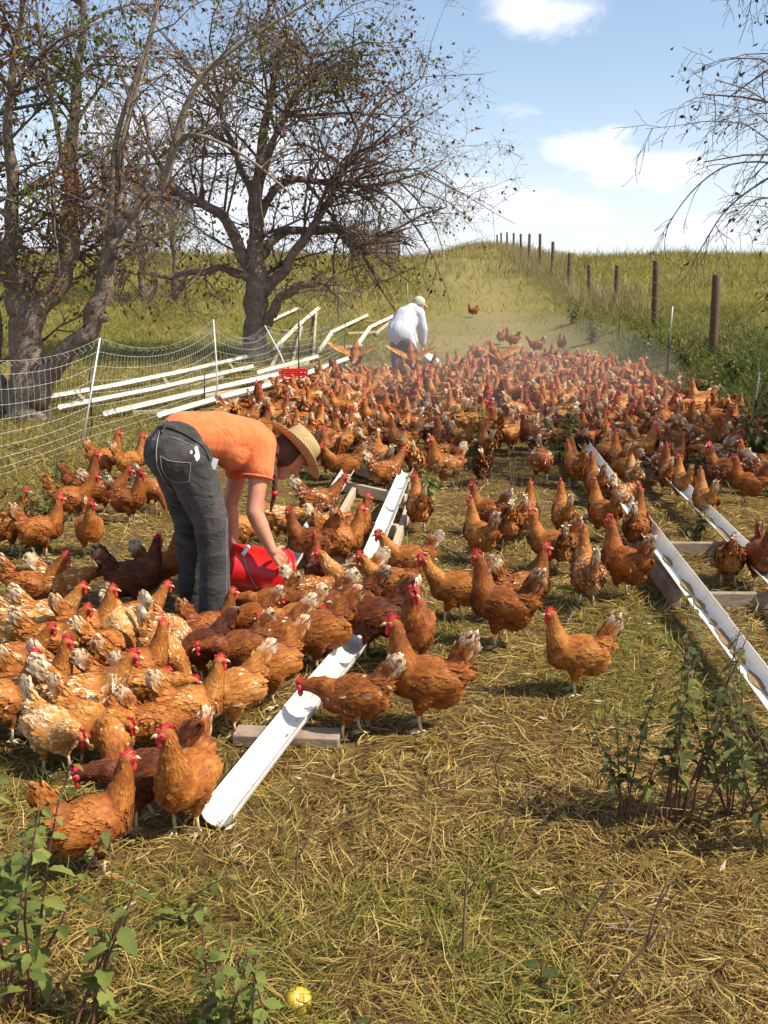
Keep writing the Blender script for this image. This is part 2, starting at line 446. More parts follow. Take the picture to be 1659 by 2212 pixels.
def trodden(x, y):   # bare, scratched soil around the troughs and under the flock
    a = np.exp(-(((x + .55) / .7) ** 2 + ((y - 3.1) / .9) ** 2)) * .8
    b = np.exp(-(((x - .6) / 3.2) ** 2 + ((y - 11) / 4.5) ** 2)) * .8
    return np.clip(a + b, 0, .9)
def on_strip(x, y): return np.abs(x - (.0497 * y + 1.7)) < 2.3
def build_grass():
    parts = []
    for y0, y1, d, ws in ((1.3, 3.2, 7600, .92), (3.2, 5.0, 4200, 1.15), (5.0, 8.0, 1700, 1.6), (8.0, 13.0, 480, 2.5), (13, 20, 130, 4.0)):
        x, y = scatter(y0, y1, d); tr = trodden(x, y); k = rng.random(len(x)) > tr * .8; x, y = x[k], y[k]
        clump = vnoise(x, y, .32, 3) * .6 + vnoise(x, y, 1.1, 4) * .4
        # lying straw
        n = len(x); L = rng.gamma(3, .022, n) * (1 + .10 * (ws - 1)) + .022
        az0 = vnoise(x, y, .22, 9) * 4 * np.pi + rng.normal(0, .8, n)
        elev = np.abs(rng.normal(0, .28, n)); droop = rng.normal(.5, .4, n)
        grn = np.clip((clump - .57) * 4, 0, .55); isg = rng.random(n) < grn + .07
        c = np.where(isg[:, None], pick(n, GREEN + YGREEN), pick(n, STRAW))
        W = rng.uniform(.0022, .0048, n) * ws
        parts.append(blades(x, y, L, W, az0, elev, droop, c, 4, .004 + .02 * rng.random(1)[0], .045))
        # upright green tufts
        g = (clump > .60) & (rng.random(n) < .28)
        x2, y2 = x[g], y[g]; m = len(x2)
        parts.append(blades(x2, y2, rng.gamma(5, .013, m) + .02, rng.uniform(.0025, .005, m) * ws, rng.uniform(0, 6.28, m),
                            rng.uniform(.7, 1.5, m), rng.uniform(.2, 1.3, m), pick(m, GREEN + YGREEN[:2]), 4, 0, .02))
    # rough edge grass: left behind the net, bank at the right, hill
    def tall(x, y, lo, hi, wid, cols, erect=1.1):
        m = len(x)
        parts2.append(blades(x, y, rng.uniform(lo, hi, m), rng.uniform(.6, 1.3, m) * wid, rng.uniform(0, 6.28, m), rng.normal(erect, .25, m), rng.uniform(.1, .9, m), pick(m, cols, .22), 4, 0, .03))
    parts2 = []
    x, y = scatter(7, 16, 420, 2.0, xmax=-2.2); k = x < -2.4 + (y - 10) * -.02; x, y = x[k], y[k]
    tall(x, y, .06, .18, .007, GREEN + YGREEN + YGREEN, 1.0)
    x, y = scatter(7.5, 26, 560, 3.0, xmin=3.0)
    bx = fence_x(y) - 1.55 + .8 * (vnoise(x, y, 1.2, 5) - .5); k = (x > bx) & (rng.random(len(x)) < np.clip(1.5 - y / 22, .35, 1)); x, y = x[k], y[k]
    tuft = vnoise(x, y, .5, 8); k = rng.random(len(x)) < .3 + tuft; x, y, tuft = x[k], y[k], tuft[k]
    m = len(x); parts2.append(blades(x, y, (.12 + .55 * tuft * rng.random(m)), rng.uniform(.006, .012, m), rng.uniform(0, 6.28, m), rng.normal(1.1, .25, m), rng.uniform(.2, 1.2, m),
                  np.where((rng.random(m) < np.clip(.90 - .5 * sstep((y - 17) / 9), .4, .95))[:, None], pick(m, [(.034, .072, .009), (.055, .105, .012), (.028, .056, .009), (.085, .13, .018)]), pick(m, YGREEN + [(.30, .21, .09)])), 4, 0, .03))
    x, y = scatter(15, 30, 150, 4); kb = (x > fence_x(y) - 1.7) & (y < 25); x, y = x[~kb], y[~kb]; k = ~(on_strip(x, y)) | (rng.random(len(x)) < .12); k &= ~((np.abs(x - .9) < 3.2) & (y < 19)); x, y = x[k], y[k]
    tall(x, y, .08, .26, .013, GREEN[:2] + YGREEN * 2, 1.0)
    x, y = scatter(30, 55, 46, 6); k = ~(on_strip(x, y)) | (rng.random(len(x)) < .15); x, y = x[k], y[k]
    tall(x, y, .12, .42, .024, YGREEN * 2 + GREEN[:2] + [(.34, .26, .12)], 1.2)
    x, y = scatter(55, 90, 12, 8); tall(x, y, .2, .55, .04, YGREEN + [(.36, .28, .14)], 1.25)
    # skyline fringe of seed stalks
    x = rng.uniform(-26, 34, 5200); y = rng.uniform(43, 54, 5200); tall(x, y, .25, .75, .022, [(.34, .26, .13), (.27, .21, .09), (.22, .20, .06)], 1.35)
    x = fence_x(60) - 3 + rng.normal(0, 4, 2600); y = rng.uniform(62, 92, 2600); tall(x, y, .25, .8, .03, [(.34, .26, .13), (.27, .21, .09)], 1.35)
    # seed stalks along the fence line
    y = rng.uniform(23, 62, 4200); x = fence_x(y) + rng.normal(-.35, .45, 4200); tall(x, y, .3, .95, .011, [(.38, .30, .17), (.30, .22, .10), (.22, .20, .06)], 1.35)
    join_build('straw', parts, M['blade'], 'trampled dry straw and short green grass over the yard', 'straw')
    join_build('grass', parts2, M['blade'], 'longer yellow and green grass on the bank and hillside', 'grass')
build_grass()
# ------------------------------------------------------------------ trees
def bark_mat():
    t = NT('apple_bark'); c = t.coord('Object'); n = t.noise(7, 6, .7, c); n2 = t.noise(34, 5, .7, c); n3 = t.noise(2.2, 3, .5, c)
    cc = t.ramp(t.math('ADD', t.math('MULTIPLY', n, .5), t.math('MULTIPLY', n2, .5)), [(.30, (.065, .047, .036)), (.5, (.25, .19, .145)), (.66, (.44, .355, .285))])
    moss = t.math('MULTIPLY', t.math('SUBTRACT', n3, .60), 7, clamp=True)
    t.base(t.mix(t.math('MULTIPLY', moss, .7), cc, (.13, .115, .022))); t.p(Roughness=.9, **{'Specular IOR Level': .15})
    t.bump(t.math('ADD', n, n2), 1.0, .03); return t.m
M['bark'] = bark_mat()
M['twig'] = simple('twig_bark', (.165, .120, .100), .85, .4, 12, 0, .15)
M['shoot'] = simple('pale_shoot_bark', (.26, .205, .145), .8, .3, 12, 0, .2)

def smooth_line(pts, n):
    """Catmull-Rom through points with radius as 4th value"""
    p = np.array([list(q) for q in pts], float); k = len(p)
    p = np.concatenate([[2 * p[0] - p[1]], p, [2 * p[-1] - p[-2]]]); out = []
    for i in range(n):
        t = i / (n - 1) * (k - 1); j = min(int(t), k - 2); f = t - j; a, b, c, d = p[j:j + 4]
        out.append(.5 * (2 * b + (c - a) * f + (2 * a - 5 * b + 4 * c - d) * f * f + (3 * b - a - 3 * c + d) * f ** 3))
    return np.array(out)
class Tree:
    def __init__(s, seed): s.r = np.random.default_rng(seed); s.limbs = []; s.tw = {4: [], 3: []}; s.tips = []; s.shoots = []
    def limb(s, pts, n=26, gnarl=.02):
        L = smooth_line([(*q[:3], q[3] * s.thin) for q in pts], n); k = np.arange(n)
        L[:, :3] += gnarl * np.stack([np.sin(k * 1.3 + s.r.random() * 6), np.sin(k * 1.7 + s.r.random() * 6), np.sin(k * 1.1 + s.r.random() * 6)], 1) * (k[:, None] > 1)
        s.limbs.append(L); return L
    def spawn(s, line, n, length, rad, level, lean=(0, 0, .35), f0=.15, leaf=1.0, droop=.0, spread=1.0):
        """branches from a polyline (k,4); recursive"""
        r = s.r; K = 5 if level <= 1 else 4
        d = np.diff(line[:, :3], axis=0)
        for _ in range(n):
            f = f0 + (1 - f0) * r.random(); x = f * (len(line) - 1.001); j = int(x); p = line[j] * (1 - (x - j)) + line[j + 1] * (x - j)
            ax = d[j] / (np.linalg.norm(d[j]) + 1e-9)
            v = r.normal(0, 1, 3); v -= ax * v.dot(ax) * .9; v /= np.linalg.norm(v) + 1e-9
            dr = v * spread + ax * r.uniform(.2, .9) + np.array(lean) * r.uniform(.3, 1.5); dr /= np.linalg.norm(dr)
            L = length * r.uniform(.45, 1.35); rr = min(rad * r.uniform(.7, 1.2), p[3] * .75)
            q = [p[:3]]
            for i in range(K - 1):
                dr = dr + r.normal(0, .15, 3) + np.array([0, 0, -droop * (i + 1) / K]); dr /= np.linalg.norm(dr); q.append(q[-1] + dr * L / (K - 1))
            q = np.array(q); rad_l = np.linspace(rr, rr * (.35 if level < 3 else .45), K)
            ln = np.concatenate([q, rad_l[:, None]], 1)
            s.tw.setdefault(K, []).append(ln)
            if level < 3:
                s.spawn(ln, s.kids[level], length * s.shrink[level], rr * .55, level + 1, tuple(np.array(lean) * .6), .15, leaf, droop, spread)
            if level >= 2: s.tips.append((q[-1], dr, leaf)); s.tips.append((q[1], dr, leaf))
    thin = 1.0; kids = {0: 5, 1: 4, 2: 3}; shrink = {0: .5, 1: .5, 2: .55}
    def build(s, name, label, cols, nleaf, leaf_len, keep_tip=None, group=None):
        base = s.limbs[0][0, :3]; root = empty(name, tuple(base)); tag(root, label, 'tree', group)
        b = MB()
        for L in s.limbs:
            n = 14 if L[0, 3] > .06 else 9
            rad = L[:, 3] * (1 + .07 * np.sin(np.arange(len(L)) * 2.1) + .04 * s.r.normal(0, 1, len(L)))
            b.tube([Vector(p[:3] - base) for p in L], list(rad), n)
        # flare and burrs as bumps on the trunk
        me = b.mesh('trunk', M['bark']); me2 = link('trunk', me, root)
        Vs, Fs, n = [], [], 0
        for K, lst in s.tw.items():
            if not lst: continue
            a = np.array(lst); sides = 4 if K == 5 else 3
            V, F = tubes_np(a[:, :, :3] - base, np.maximum(a[:, :, 3], .0022), sides); Vs.append(V); Fs.append(F + n); n += len(V)
        if Vs: link('branches', mk('branches', np.concatenate(Vs), [np.concatenate(Fs)], [M['twig']], smooth=True), root)
        if s.shoots:
            b = MB()
            for L in s.shoots: b.tube([Vector(p[:3] - base) for p in L], list(L[:, 3]), 7)
            link('shoots', b.mesh('shoots', M['shoot']), root)
        # leaves at the twig ends
        tips = s.tips; r = s.r
        w = np.array([t[2] for t in tips]); w = w / w.sum()
        if nleaf:
            id_ = r.choice(len(tips), nleaf, p=w); Pp = np.array([tips[i][0] for i in id_]) - base + r.normal(0, .05, (nleaf, 3))
            T = np.array([tips[i][1] for i in id_]) + r.normal(0, .7, (nleaf, 3)) + np.array([0, 0, -.5]); T /= np.linalg.norm(T, axis=1, keepdims=True)
            Nn = r.normal(0, 1, (nleaf, 3)); Nn -= T * (Nn * T).sum(1, keepdims=True); Nn /= np.linalg.norm(Nn, axis=1, keepdims=True)
            B = np.cross(Nn, T); L = leaf_len * r.uniform(.6, 1.25, (nleaf, 1)); W = L * .27
            V = np.stack([Pp, Pp + T * L * .5 + B * W + Nn * L * .10, Pp + T * L * .55, Pp + T * L * .5 - B * W + Nn * L * .10, Pp + T * L - Nn * L * .1], 1).reshape(-1, 3)
            bb = (np.arange(nleaf) * 5)[:, None]; F = np.concatenate([bb + np.array(t) for t in ((0, 1, 2), (0, 2, 3), (1, 4, 2), (2, 4, 3))])
            tipc = np.array([tips[i][0] for i in id_]); clump = vnoise(tipc[:, 0] + tipc[:, 1] * .7, tipc[:, 2] + tipc[:, 1] * .4, .7, 5)
            cols = np.array(cols); ci = np.clip((clump * 1.5 - .25 + r.normal(0, .18, nleaf)) * len(cols), 0, len(cols) - 1).astype(int)
            C = np.clip(cols[ci] * (1 + r.normal(0, .22, (nleaf, 1))), .003, .9)
            link('crown', mk('crown', V, [F], [M['leaf']], colors=np.repeat(C, 5, axis=0)), root)
        return root
def pt(u, v, y, r): p = P(u, v, y); return (p.x, p.y, p.z, r)
LEAFC = [(.075, .105, .016), (.11, .13, .020), (.17, .15, .025), (.20, .105, .025), (.17, .052, .025), (.11, .035, .022)]

def tree_old():   # leaning old tree at the left edge
    t = Tree(11); t.thin = .84; g = G(62, 905); y0 = g.y
    base = (g.x, g.y, g.z - .1)
    t.limb([(*base, .36), (g.x, g.y, g.z + .35, .27), pt(58, 720, y0, .235), pt(52, 655, y0, .24), pt(30, 600, y0 + .05, .17), pt(-15, 545, y0 + .1, .14), pt(-45, 450, y0 + .2, .10), pt(-30, 300, y0 + .3, .06), pt(-10, 120, y0 + .4, .03)], 34)
    a = t.limb([pt(62, 690, y0, .16), pt(120, 628, y0, .135), pt(148, 560, y0, .125), pt(153, 440, y0 + .1, .11), pt(155, 300, y0 + .15, .085), pt(170, 150, y0 + .2, .06), pt(185, -40, y0 + .3, .035), pt(190, -200, y0 + .3, .015)], 34)
    b = t.limb([pt(75, 870, y0 - .05, .18), pt(120, 785, y0 - .12, .15), pt(185, 722, y0 - .2, .135), pt(218, 640, y0 - .2, .125), pt(242, 540, y0 - .2, .115), pt(262, 485, y0 - .2, .10), pt(305, 438, y0 - .15, .085), pt(348, 414, y0 - .1, .075)], 36)
    st = t.limb([pt(205, 690, y0 - .2, .07), pt(225, 688, y0 - .25, .06), pt(231, 687, y0 - .27, .05)], 6, .0)
    c = t.limb([pt(45, 640, y0, .15), pt(22, 560, y0 - .15, .12), pt(28, 430, y0 - .2, .09), pt(18, 250, y0 - .25, .06), pt(40, 60, y0 - .3, .035), pt(60, -120, y0 - .3, .015)], 28)
    dl = t.limb([pt(30, 880, y0 + .1, .16), pt(-20, 800, y0 + .2, .13), pt(-10, 700, y0 + .3, .11), pt(-60, 560, y0 + .3, .08), pt(-120, 350, y0 + .4, .05)], 22)
    e = t.limb([pt(240, 520, y0 - .2, .05), pt(250, 545, y0 - .3, .05), pt(262, 560, y0 - .3, .06)], 8, .01)
    # long straight water shoots
    sh = []
    for L in ([pt(240, 505, y0 - .2, .05), pt(243, 420, y0 - .2, .043), pt(252, 300, y0 - .15, .035), pt(283, 200, y0 - .1, .028), pt(318, 95, y0 - .05, .018), pt(345, -20, y0, .010)],
              [pt(255, 495, y0 - .2, .045), pt(262, 380, y0 - .2, .036), pt(268, 290, y0 - .2, .028), pt(330, 70, y0 - .2, .012), pt(352, -60, y0 - .2, .006)],
              [pt(346, 415, y0 - .1, .055), pt(372, 330, y0 - .1, .045), pt(400, 235, y0 - .1, .037), pt(450, 150, y0 - .1, .028), pt(560, 70, y0 - .1, .020), pt(690, -10, y0 - .1, .012)],
              [pt(350, 410, y0 - .1, .03), pt(388, 305, y0 - .2, .024), pt(440, 295, y0 - .3, .02), pt(540, 345, y0 - .4, .016), pt(640, 430, y0 - .5, .010)],
              [pt(150, 420, y0, .035), pt(118, 250, y0 - .2, .026), pt(90, 90, y0 - .3, .016), pt(70, -60, y0 - .3, .008)]):
        s2 = smooth_line(L, 22); t.shoots.append(s2); sh.append(s2)
    t.kids = {0: 5, 1: 4, 2: 3}
    for L, n in ((t.limbs[0], 18), (a, 32), (c, 22), (dl, 8)): t.spawn(L, n, 1.25, .026, 0, (.1, 0, .35), .25, 1.2, .12)
    t.spawn(b, 10, .8, .018, 0, (.1, 0, .1), .4, .5, .15)
    for L in sh: t.spawn(L, 9, .85, .012, 1, (0, 0, .3), .15, .5, .12)
    return t.build('apple_tree', 'old leaning apple tree with forked mossy trunk behind the net fence', [(.09, .13, .018), (.13, .165, .022), (.21, .18, .028), (.24, .13, .025), (.17, .055, .025)], 6200, .080)
def tree_mid():   # rounded tree behind the troughs
    t = Tree(23); g = G(552, 772); y0 = g.y
    tr = t.limb([(g.x, g.y, g.z - .1, .30), (g.x, g.y, g.z + .25, .235), pt(553, 690, y0, .215), pt(555, 625, y0, .215), pt(552, 545, y0, .15), pt(553, 440, y0, .125), pt(565, 330, y0, .095), pt(585, 200, y0 + .1, .06), pt(610, 80, y0 + .2, .03)], 32)
    a = t.limb([pt(552, 612, y0, .13), pt(520, 545, y0, .11), pt(488, 475, y0 - .1, .095), pt(440, 440, y0 - .3, .08), pt(395, 420, y0 - .4, .065), pt(340, 350, y0 - .5, .045), pt(310, 250, y0 - .5, .025)], 26)
    b = t.limb([pt(560, 640, y0, .12), pt(610, 590, y0 - .1, .10), pt(640, 540, y0 - .2, .085), pt(690, 470, y0 - .2, .07), pt(740, 370, y0 - .2, .05), pt(800, 250, y0 - .2, .03), pt(850, 170, y0 - .1, .014)], 28)
    c = t.limb([pt(575, 705, y0 - .1, .10), pt(600, 652, y0 - .25, .085), pt(640, 622, y0 - .35, .075), pt(690, 608, y0 - .4, .06)], 16)
    d = t.limb([pt(548, 600, y0, .09), pt(480, 580, y0 - .4, .065), pt(420, 590, y0 - .6, .055), pt(340, 596, y0 - .8, .042), pt(262, 580, y0 - .9, .028)], 22, .03)
    e = t.limb([pt(558, 560, y0, .10), pt(620, 500, y0 + .3, .08), pt(720, 500, y0 + .5, .07), pt(765, 530, y0 + .5, .055), pt(800, 545, y0 + .5, .05)], 18, .04)
    f = t.limb([pt(556, 480, y0, .08), pt(600, 400, y0 + .2, .07), pt(680, 390, y0 + .3, .055), pt(780, 400, y0 + .3, .04), pt(880, 385, y0 + .2, .022), pt(960, 350, y0 + .2, .010)], 24)
    k = t.limb([pt(555, 450, y0, .08), pt(520, 360, y0 + .3, .06), pt(480, 250, y0 + .5, .045), pt(460, 120, y0 + .5, .025)], 18)
    m = t.limb([pt(560, 400, y0, .07), pt(600, 280, y0 - .4, .055), pt(660, 170, y0 - .7, .035), pt(700, 60, y0 - .8, .015)], 18)
    for u, v in ((395, 618), (330, 640), (262, 610)):
        t.limb([pt(u + 8, v - 28, y0 - .7, .04), pt(u, v - 5, y0 - .75, .045), pt(u - 4, v + 12, y0 - .75, .028)], 6, .01)
    t.kids = {0: 6, 1: 4, 2: 3}
    for L, n, le in ((tr, 14, 2.6), (a, 18, .5), (b, 22, .9), (f, 18, .6), (k, 14, 1.6), (m, 22, 3.4), (e, 10, .2)): t.spawn(L, n, 1.75, .030, 0, (.22, 0, .22), .30, le, .14)
    for L, n in ((c, 6), (d, 10)): t.spawn(L, n, 1.0, .02, 0, (0, 0, -.1), .3, .05, .2)
    return t.build('apple_tree', 'round crowned apple tree with single dark trunk beside the stacked troughs', LEAFC, 7600, .088)
def tree_right():   # tree mostly out of frame at the right
    t = Tree(37); x, y = 5.9, 8.6; z = h1(x, y)
    tr = t.limb([(x, y, z - .1, .26), (x, y, z + .5, .2), (x - .05, y + .1, z + 1.3, .17), (x - .1, y + .2, z + 2.2, .12), (x + .1, y + .3, z + 3.4, .08), (x, y + .3, z + 4.6, .04)], 24)
    a = t.limb([(x - .03, y + .1, z + 1.2, .12), (x - .8, y + .3, z + 2.2, .085), (x - 1.5, y + .4, z + 3.0, .06), (x - 1.8, y + .3, z + 3.9, .035), (x - 1.9, y + .3, z + 4.7, .015)], 20)
    b = t.limb([(x, y + .1, z + 1.6, .10), (x + .9, y - .4, z + 2.4, .07), (x + 1.6, y - .7, z + 3.3, .04)], 16)
    c = t.limb([(x, y + .1, z + 1.4, .10), (x - .6, y + .9, z + 2.1, .07), (x - 1.2, y + 1.7, z + 2.7, .05), (x - 1.6, y + 2.4, z + 3.3, .025)], 18)
    d = t.limb([(x, y, z + 1.5, .09), (x - .9, y - .1, z + 1.9, .06), (x - 1.65, y + .1, z + 2.05, .04)], 14)
    yy = y + .15; hv = lambda L: [(*q[:3], q[3] * .55) for q in L]
    for L in ([pt(1720, 375, yy, .022), pt(1659, 351, yy, .018), pt(1570, 358, yy, .014), pt(1500, 408, yy, .011), pt(1450, 475, yy, .008), pt(1436, 520, yy, .006), pt(1440, 565, yy, .004)],
              [pt(1730, 345, yy, .022), pt(1659, 385, yy, .02), pt(1600, 425, yy, .015), pt(1555, 470, yy, .012), pt(1510, 545, yy, .008), pt(1478, 600, yy, .004)],
              [pt(1730, 335, yy, .018), pt(1659, 302, yy, .013), pt(1610, 270, yy, .009), pt(1530, 262, yy, .007), pt(1460, 272, yy, .005), pt(1395, 278, yy, .003)],
              [pt(1720, 330, yy, .014), pt(1640, 250, yy, .009), pt(1570, 228, yy, .006), pt(1490, 219, yy, .003)],
              [pt(1725, 430, yy, .02), pt(1640, 430, yy, .013), pt(1590, 465, yy, .008), pt(1560, 500, yy, .004)]):
        s2 = smooth_line(hv(L), 20); t.spawn(s2, 8, .30, .004, 2, (-.3, 0, -.35), .15, .15, .2, .6)
        t.tw.setdefault(20, []).append(s2)
    for L, n in ((tr, 30), (a, 44), (b, 16), (c, 34), (d, 22)): t.spawn(L, n, 1.15, .016, 0, (-.12, 0, -.05), .35, 1.0, .35)
    t.tips = [q for q in t.tips]
    return t.build('apple_tree', 'tree with drooping bare twigs reaching in from outside the yard at the fence side', [(.05, .06, .02), (.08, .07, .02), (.07, .04, .025)], 2600, .058)
def far_trees():
    for i, (u, y, hgt) in enumerate(((372, 30, 4.2), (300, 31.5, 3.8), (225, 29, 4.0))):
        t = Tree(60 + i); g = P(u, 500, y); x = g.x; z = h1(x, y)
        tr = t.limb([(x, y, z - .1, .12), (x + .05, y, z + 1.2, .09), (x - .05, y, z + 2.4, .06), (x + .1, y, z + hgt, .02)], 16)
        t.kids = {0: 6, 1: 5, 2: 4}
        t.spawn(tr, 26, 1.3, .022, 0, (0, 0, .5), .25, 1, .05)
        t.build('bare_tree', ['slim bare tree on the slope just behind the bent mossy limb', 'slim bare tree on the slope seen through the forked trunk gap', 'slim bare tree on the slope nearest the leaning forked trunk'][i], LEAFC[3:], 500, .07, group='bare trees on the slope')
tree_old(); tree_mid(); tree_right(); far_trees()
# ------------------------------------------------------------------ wooden post fence along the track
M['wire'] = simple('galvanised_wire', (.34, .33, .31), .45, .15, 30, 0, .5, Metallic=.7)
M['polywire'] = simple('white_net_twine', (.52, .52, .46), .6, .1, 40)
M['stake_white'] = simple('white_plastic_stake', (.80, .79, .74), .4, .08, 20)
M['stake_black'] = simple('black_steel_stake', (.022, .022, .024), .5, .2, 20)
def post_fence():
    us = [1550, 1420, 1333, 1275, 1231, 1195, 1168, 1144, 1126, 1110, 1096, 1083, 1074]
    tops = [593, 563, 580, 572, 547, 522, 505, 505, 505, 503, 505, 508, 515]
    ys = [17, 21.7, 26.6, 31.4, 36.3, 41.6, 46.8, 52.6, 57.9, 63.7, 70, 77, 82]
    base = (fence_x(17), 17, h1(fence_x(17), 17)); root = empty('post_fence', base)
    tag(root, 'line of brown round wooden fence posts with wire climbing the hill', 'fence')
    tp = []
    for i, (u, v, y) in enumerate(zip(us, tops, ys)):
        t = P(u, v, y); z0 = h1(t.x, y); top = max(t.z, z0 + 1.05); top = min(top, z0 + 1.75)
        r = .072 if i < 2 else .066
        b = MB(); ln = random.uniform(-.03, .03)
        p0 = Vector((t.x - ln, y, z0 - .2)) - Vector(base); p1 = Vector((t.x + ln, y, top)) - Vector(base)
        b.tube([p0, p0.lerp(p1, .3), p0.lerp(p1, .7), p1 - Vector((0, 0, .02)), p1], [r * 1.04, r * 1.02, r * .98, r * .97, r * .86], 12)
        b.build('post', M['post'], root); tp.append(p1 )
    for k, dz in enumerate((.12, .42, .72, 1.0)):
        b = MB()
        for i in range(len(tp) - 1):
            a, c = tp[i], tp[i + 1]; m = (a + c) / 2 - Vector((0, 0, .02))
            o = Vector((-.08, 0, -dz)); b.tube([a + o, m + o, c + o], .0035, 4)
        b.build('wire', M['wire'], root)
    # near end of the wire runs on towards the camera on thin stakes
    g = [G(1440, 808), G(1622, 960), G(1335, 735)]
    for i, (q, hgt, m, nm) in enumerate(((g[0], 1.05, 'stake_white', 'thin pale stake with black lower half in the long bank grass'), (g[1], .75, 'stake_white', 'thin white stake at the edge of the dark shrub on the bank'), (g[2], .7, 'stake_black', 'short dark wire stake in the bank grass below the posts'))):
        s = empty('fence_stake', q); tag(s, nm, 'stake', 'thin stakes on the bank')
        b = MB(); b.tube([Vector((0, 0, -.1)), Vector((.02, 0, hgt * .62))], .014, 6); b.build('lower_rod', M['stake_black'], s)
        b = MB(); b.tube([Vector((.02, 0, hgt * .62)), Vector((.035, 0, hgt))], .008, 6); b.build('upper_rod', M[m], s)
post_fence()

# ------------------------------------------------------------------ electric net fence
def net_fence():
    # foot and head of each white stake, as seen
    st = [((-60, 1052), 9.0, (-75, 770)), ((172, 968), None, (217, 726)), ((470, 866), None, (461, 690)), ((636, 826), None, (572, 703))]
    feet, tops = [], []
    for f, y, tpx in st:
        a = G(*f); feet.append(a); c = P(tpx[0], tpx[1], a.y + (.05 if f[0] > 0 else 0))
        d = c - a
        if d.length > 1.15: c = a + d * (1.15 / d.length)
        tops.append(c)
    feet.append(G(742, 770)); tops.append(feet[-1] + Vector((.05, 0, .95)))
    feet.append(G(880, 690)); tops.append(feet[-1] + Vector((0, .05, .95)))
    feet.append(G(962, 637)); tops.append(P(958, 537, feet[-1].y))
    base = feet[1]; root = empty('net_fence', base); tag(root, 'sagging white electric poultry net on leaning stakes', 'fence')
    for i, (a, c) in enumerate(zip(feet, tops)):
        b = MB(); b.tube([a - base - Vector((0, 0, .1)), (a + c) / 2 - base + Vector((.01, 0, 0)), c - base], [.011, .0095, .008], 6)
        b.build('stake', M['stake_white' if i < 4 else 'wire'], root)
    for (fu, fv), hh in (((198, 925), .72), ((441, 872), .42), ((645, 818), .95), ((130 + 600, 700), .8)):
        a = G(fu, fv) - base; b = MB(); b.tube([a - Vector((0, 0, .1)), a + Vector((.02, 0, hh))], .010, 6); b.build('line_stake', M['stake_black'], root)
    def at(i, s, f):   # point on panel i, along s, height fraction f
        a = feet[i].lerp(feet[i + 1], s); t = tops[i].lerp(tops[i + 1], s)
        sag = 4 * s * (1 - s) * (.06 + .16 * f) * (1.0 if i else .5)
        bel = 4 * s * (1 - s) * .10 * math.sin(f * math.pi)
        p = a.lerp(t, f); gz = h1(p.x, p.y)
        return Vector((p.x + bel, p.y - bel, max(p.z - sag * f, gz + .015 + .06 * f)))
    rows = [0.0, .08, .17, .27, .38, .50, .62, .75, .88, 1.0]
    for j, f in enumerate(rows):
        b = MB()
        for i in range(4):
            n = 16; L = [at(i, s / n, f) - base for s in range(n + 1)]
            b.tube(L, .0017 if j < 9 else .0014, 3, caps=False)
            if j < 9:     # knots
                nk = int((feet[i + 1] - feet[i]).length / .085)
                for k in range(nk):
                    p = at(i, (k + .5) / nk, f) - base
                    b.add([p + Vector(o) * .0070 for o in ((1, 0, 0), (0, 1, 0), (0, 0, 1), (-1, 0, 0), (0, -1, 0), (0, 0, -1))], [(0, 1, 2), (1, 3, 2), (3, 4, 2), (4, 0, 2), (1, 0, 5), (3, 1, 5), (4, 3, 5), (0, 4, 5)])
        b.build('strand', M['polywire'], root)
    b = MB()
    for i in range(4):
        nk = int((feet[i + 1] - feet[i]).length / .085)
        for k in range(nk):
            s = (k + .5) / nk
            L = [at(i, s, f) - base for f in rows[:9]]
            b.tube(L, .0010, 3, caps=False)
            p, q = at(i, s, .88) - base, at(i, s + .15 / nk, 1.0) - base      # slack loop above the top live strand
            m = (p + q) / 2 + Vector((.05 + random.uniform(-.03, .05), -.03, .02)); b.tube([p, p.lerp(m, .6) + Vector((0, 0, .02)), m, m.lerp(q, .5), q], .0016, 3, caps=False)
    o = b.build('mesh_twine', M['polywire'], root); o['kind'] = 'stuff'
net_fence()

# ------------------------------------------------------------------ feed troughs
def gutter(b, a, c, r=.058, thick=.004, roll=0.0, n=10, m=0, open_=math.radians(178)):
    """half pipe from a to c, open side up; roll tilts it"""
    a, c = Vector(a), Vector(c); t = (c - a).normalized(); s = t.cross(Vector((0, 0, 1))).normalized(); u = s.cross(t)
    V = []; F = []
    for e in (a, c):
        for rr in (r, r - thick):
            for k in range(n + 1):
                an = -math.pi / 2 - open_ / 2 + open_ * k / n + roll
                V.append(e + rr * (math.cos(an) * s + math.sin(an) * u))
    q = n + 1; o0, i0, o1, i1 = 0, q, 2 * q, 3 * q
    for k in range(n):
        F += [(o0 + k, o0 + k + 1, o1 + k + 1, o1 + k), (i0 + k + 1, i0 + k, i1 + k, i1 + k + 1), (o0 + k + 1, o0 + k, i0 + k, i0 + k + 1), (o1 + k, o1 + k + 1, i1 + k + 1, i1 + k)]
    F += [(o0, i0, i1, o1)[::-1], (o0 + n, i0 + n, i1 + n, o1 + n)]
    b.add(V, [f for f in F], m, False)
M['feed'] = simple('grain_feed', (.27, .17, .075), .9, .35, 60, .6)
